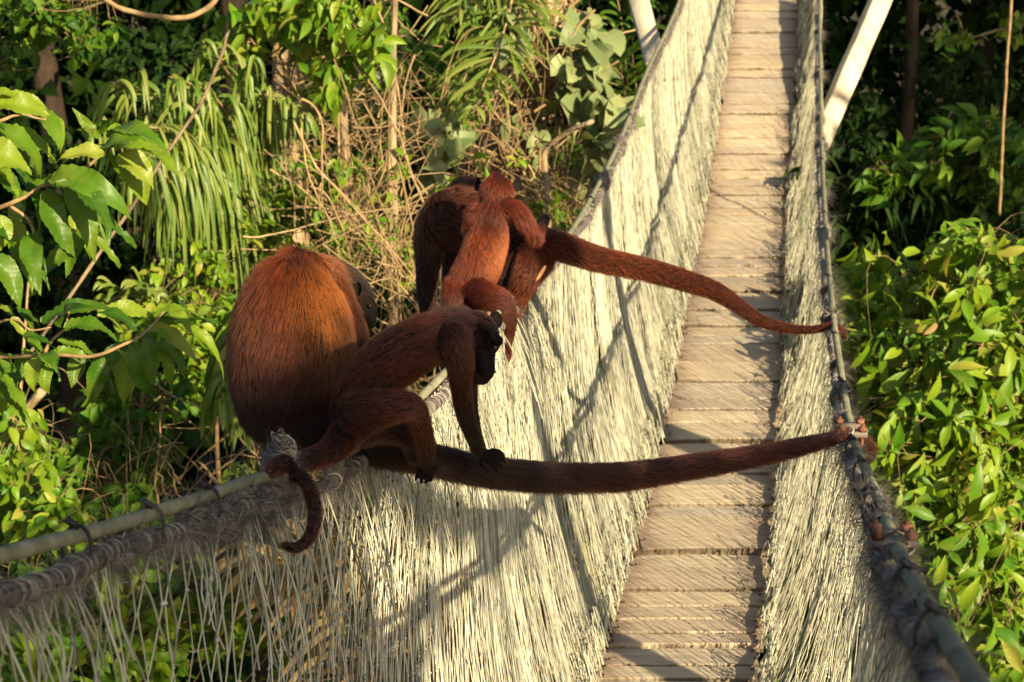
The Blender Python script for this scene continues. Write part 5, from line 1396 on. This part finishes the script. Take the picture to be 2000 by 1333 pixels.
# ---- the small dark one climbing over the tail
B = thing('howler_monkey', 'small dark howler monkey on all fours over the big tail, head bowed right', 'monkey', 'red howler monkeys on the footbridge handrail')
BD, BM, BK = (.032, .009, .005), (.085, .019, .008), (.010, .006, .005)
tailB = dict(p=[(690, 825, 3.57, 40), (665, 862, 3.54, 30), (635, 886, 3.46, 24), (600, 898, 3.38, 21), (565, 905, 3.28, 19), (535, 912, 3.20, 16), (528, 925, 3.26, 14), (548, 926, 3.30, 14), (575, 925, 3.26, 14), (598, 943, 3.24, 14), (612, 980, 3.23, 14), (614, 1020, 3.22, 13.5), (603, 1052, 3.21, 12.5), (580, 1070, 3.20, 11), (558, 1066, 3.20, 9)],
             c=[BM] * 6 + [BM] * 9, len=[1, .8, .6])
chB = [dict(p=[(688, 800, 3.57, 44), (705, 772, 3.56, 53), (745, 722, 3.55, 56), (793, 687, 3.55, 55), (843, 660, 3.55, 49), (885, 646, 3.57, 38), (915, 645, 3.60, 33)], c=[BM, BM, BM, BM, BM, BM, BM], len=[1, 1, 1.1, 1.2]),
       dict(p=[(860, 640, 3.57, 36), (890, 625, 3.58, 26), (905, 628, 3.60, 24)], c=[(.14, .055, .03)] * 3, len=[1.4, 1.2]),
       dict(p=[(905, 642, 3.60, 31), (930, 640, 3.61, 32), (946, 652, 3.61, 29), (955, 672, 3.61, 23)], c=[BM, BM, BD, BK], len=[1, .7, .35, .15]),
       dict(p=[(932, 688, 3.61, 22), (943, 710, 3.60, 17), (945, 728, 3.60, 13)], c=[BD, BK, BK], len=[.7, .15, .05]),
       dict(p=[(955, 682, 3.605, 15), (957, 705, 3.60, 10), (958, 722, 3.60, 9.5), (955, 734, 3.60, 9)], c=[BK] * 4, len=.05),
       dict(p=[(938, 640, 3.575, 12), (958, 655, 3.575, 11), (972, 664, 3.59, 10), (974, 668, 3.62, 9)], c=[BD] * 4, len=.3),
       dict(p=[(922, 735, 3.60, 13), (938, 744, 3.60, 9), (949, 744, 3.60, 7)], c=[BK] * 3, len=[.5, .1]),
       dict(p=[(882, 665, 3.53, 40), (897, 705, 3.54, 28), (901, 755, 3.58, 20), (908, 805, 3.66, 18), (923, 850, 3.76, 15), (934, 884, 3.84, 11.5)], c=[BM, BM, BD, BK, BK, BK], len=[1, .9, .7, .5]),
       dict(p=[(880, 670, 3.66, 40), (905, 720, 3.70, 26), (912, 790, 3.74, 20), (926, 850, 3.84, 15), (940, 885, 3.90, 12)], c=[BM, BD, BK, BK, BK], len=[1, .6]),
       dict(p=[(705, 805, 3.52, 48), (745, 797, 3.50, 38), (785, 793, 3.50, 30), (808, 800, 3.52, 24), (822, 833, 3.58, 20), (832, 875, 3.66, 18), (832, 903, 3.72, 14)], c=[BM, BM, BM, BM, BM, BD, BD], len=[1, .9, .7]),
       dict(p=[(700, 825, 3.62, 48), (750, 830, 3.68, 36), (800, 850, 3.74, 26), (812, 890, 3.80, 18)], c=[BD] * 4),
       tailB]
chB += hand_chains((936, 884), (.85, .30), (-.30, .85), 27, 3.855, BK, (4, 10))
chB += hand_chains((831, 898), (-.05, 1), (1, .1), 24, 3.735, BD, (-3, 5))
bB, boB = make_body(B, chB, 0.0024, 6, M_SKIN)
faceB = P(962, 705, 3.58)
def baldB(p, n):
    d = p - np.array([0, 0, CAM_Z]); zc = d @ VIEWV; x = 1000 + F * d[:, 0] / zc; y = 666.5 - F * (d @ np.array([0, SP, CP])) / zc
    return ((x > 952 + (700 - y) * 0.18) & (y > 655) & (y < 752)) | ((x > 938) & (y > 700) & (y < 755)) | ((x > 943) & (y > 880) & (x < 990)) & (zc < 3.95) & (y < 925)
grow_fur(B, bB, boB, 75000, 0.017, 12, rad=0.00026, bald=baldB)
ear(B, P(940, 661, 3.555), -VIEWV + np.array([-.15, 0, .25]), np.array([.35, 0, 1]), px(17, 3.56), px(19, 3.56))
ear(B, P(968, 627, 3.635), np.array([.55, -.75, .35]), np.array([.5, 0, 1]), px(14, 3.66), px(17, 3.66), fold=False)
eye(B, P(966, 679, 3.575), 0.0042)
mb = MB(); uvsphere(mb, P(966, 727, 3.578), 0.0028, 10, 6); mb.build('nostril', M_EYE, B)
seat(B, P(760, 930, 3.72))

# ---- the upright one with its back to us
C = thing('howler_monkey', 'slim bright red howler monkey sitting upright with its back to us, behind the small one', 'monkey', 'red howler monkeys on the footbridge handrail')
CR, CB, CO = (.105, .0155, .0045), (.155, .026, .0065), (.40, .11, .025)
Dc = 5.95
chC = [dict(p=[(970, 354, Dc + .02, 18), (970, 370, Dc, 32), (969, 390, Dc, 30)], c=[CR, CR, CR], len=[.8, .8]),
       dict(p=[(969, 385, Dc + .02, 28), (966, 412, Dc, 33), (958, 440, Dc, 36), (949, 475, Dc - .01, 41), (936, 515, Dc - .02, 43), (920, 548, Dc - .02, 43), (912, 575, Dc, 38)], c=[CR, CR, CR, CB, CB, CR, CR], len=[.9, 1, 1]),
       dict(p=[(935, 420, Dc, 26), (925, 445, Dc + .02, 22)], c=[CR] * 2),
       dict(p=[(983, 405, Dc - .02, 22), (1004, 410, Dc - .03, 19), (1024, 432, Dc - .03, 17), (1042, 464, Dc, 13)], c=[CR, CR, CR, CR]),
       dict(p=[(1047, 468, Dc, 15), (1054, 448, Dc + .06, 13), (1064, 428, Dc + .12, 11)], c=[CR, DARK, BLACK], len=[.7, .4]),
       dict(p=[(920, 565, Dc - .05, 30), (950, 578, Dc - .10, 27), (980, 590, Dc - .10, 22), (992, 620, Dc - .08, 17), (990, 655, Dc - .05, 14), (984, 685, Dc - .04, 12)], c=[CR, CR, CR, CR, CR, CR], len=[.9, .8, .6]),
       dict(p=[(898, 555, Dc - .02, 30), (888, 580, Dc - .06, 26), (885, 605, Dc - .06, 18), (890, 640, Dc - .02, 12)], c=[CB, CR, CR, DARK], len=[.9, .7, .6]),
       dict(p=[(905, 590, Dc, 26), (900, 640, Dc + .03, 14), (915, 690, Dc + .05, 11)], c=[CR, CR, DARK])]
chC += [dict(p=[(983, 672, Dc - .05, 13), (985, 692, Dc - .06, 15), (978, 706, Dc - .06, 13)], c=[CR, CB, CB], len=.5)]
bC, boC = make_body(C, chC, 0.0055, 6, M_HIDE)
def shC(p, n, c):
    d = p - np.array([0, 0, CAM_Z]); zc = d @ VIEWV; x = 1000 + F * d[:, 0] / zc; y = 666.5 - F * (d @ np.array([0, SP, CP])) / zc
    s = np.exp(-((x - 978 + (y - 490) * 0.25) / 20) ** 2) * np.exp(-((y - 495) / 42) ** 2) * (x < 1003)  # sunlit right side of the back painted into the fur colour
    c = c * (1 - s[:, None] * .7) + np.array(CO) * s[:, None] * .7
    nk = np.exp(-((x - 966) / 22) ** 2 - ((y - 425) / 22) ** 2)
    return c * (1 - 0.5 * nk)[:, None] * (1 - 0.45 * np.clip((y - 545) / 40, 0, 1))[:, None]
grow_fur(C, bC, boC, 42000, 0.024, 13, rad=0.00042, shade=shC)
ear(C, P(933, 362, Dc + .01), np.array([-.75, -.6, .1]), np.array([0, 0, 1]), px(10, Dc), px(14, Dc))
ear(C, P(1011, 362, Dc + .01), np.array([.55, -.8, .1]), np.array([0, 0, 1]), px(9, Dc), px(14, Dc))
seat(C, P(930, 640, Dc))

# ---- the one behind, bent forward, its tail stretched to the right handrail
D_ = thing('howler_monkey', 'farthest howler monkey, dark brown, bent forward, its rusty tail stretched to the right handrail', 'monkey', 'red howler monkeys on the footbridge handrail')
DB, DR = (.075, .021, .007), (.115, .023, .006)
Dd = 6.32
chD = [dict(p=[(970, 505, Dd - .08, 46), (985, 520, Dd - .12, 44), (1005, 545, Dd - .14, 36)], c=[DARK, DARK, DARK]),
       dict(p=[(905, 400, Dd + .05, 40), (880, 425, Dd, 58), (915, 430, Dd, 64), (970, 450, Dd - .02, 60), (1020, 475, Dd - .05, 50), (1048, 496, Dd - .10, 40)], c=[DB, DB, DB, DB, DR, DR], len=[1, 1.1]),
       dict(p=[(850, 428, Dd, 34), (840, 470, Dd, 32), (836, 520, Dd, 24), (834, 570, Dd, 20), (836, 610, Dd, 16), (842, 640, Dd - .02, 13)], c=[DB, DB, DARK, BLACK, BLACK, BLACK], len=[1, .8, .5]),
       dict(p=[(900, 470, Dd + .1, 40), (885, 530, Dd + .12, 22), (880, 590, Dd + .12, 16), (882, 640, Dd + .1, 12)], c=[DB, DARK, BLACK, BLACK], len=[1, .6]),
       dict(p=[(925, 375, Dd + .15, 26), (905, 372, Dd + .2, 28)], c=[DB, DB]),
       dict(p=[(1045, 505, Dd - .16, 40), (1030, 535, Dd - .20, 32), (1012, 575, Dd - .18, 24), (1000, 620, Dd - .16, 16), (992, 660, Dd - .14, 12)], c=[DR, DR, DR, DR, DARK], len=[.9, .7]),
       dict(p=[(1040, 480, Dd - .16, 34), (1075, 478, Dd - .18, 31), (1110, 487, Dd - .20, 28), (1170, 507, Dd - .22, 25), (1250, 524, Dd - .25, 23), (1330, 546, Dd - .28, 21), (1395, 568, Dd - .31, 18.5), (1440, 596, Dd - .33, 15.5), (1485, 626, Dd - .35, 12.5), (1540, 642, Dd - .37, 10), (1590, 644, Dd - .39, 8.5), (1622, 636, Dd - .40, 8), (1642, 642, Dd - .39, 7), (1650, 660, Dd - .36, 6)],
            c=[DR, DR, DR, (.135, .028, .007), (.15, .032, .007), (.15, .032, .007), DR, DR, DR, DR, DR, DR, DR, DR], len=[1, .9, .8, .6, .4])]
bD, boD = make_body(D_, chD, 0.0055, 6, M_HIDE)
grow_fur(D_, bD, boD, 52000, 0.022, 14, rad=0.00042)
mb = MB(); uvsphere(mb, np.zeros(3), np.array([0.007, 0.008, 0.030]), 16, 12)
o = mb.build('bare_skin_patch', M_PINK, D_); o.location = Vector(P(1056, 534, Dd - .245)); o.rotation_euler = (0.1, 0.55, 0)
seat(D_, P(960, 650, Dd))
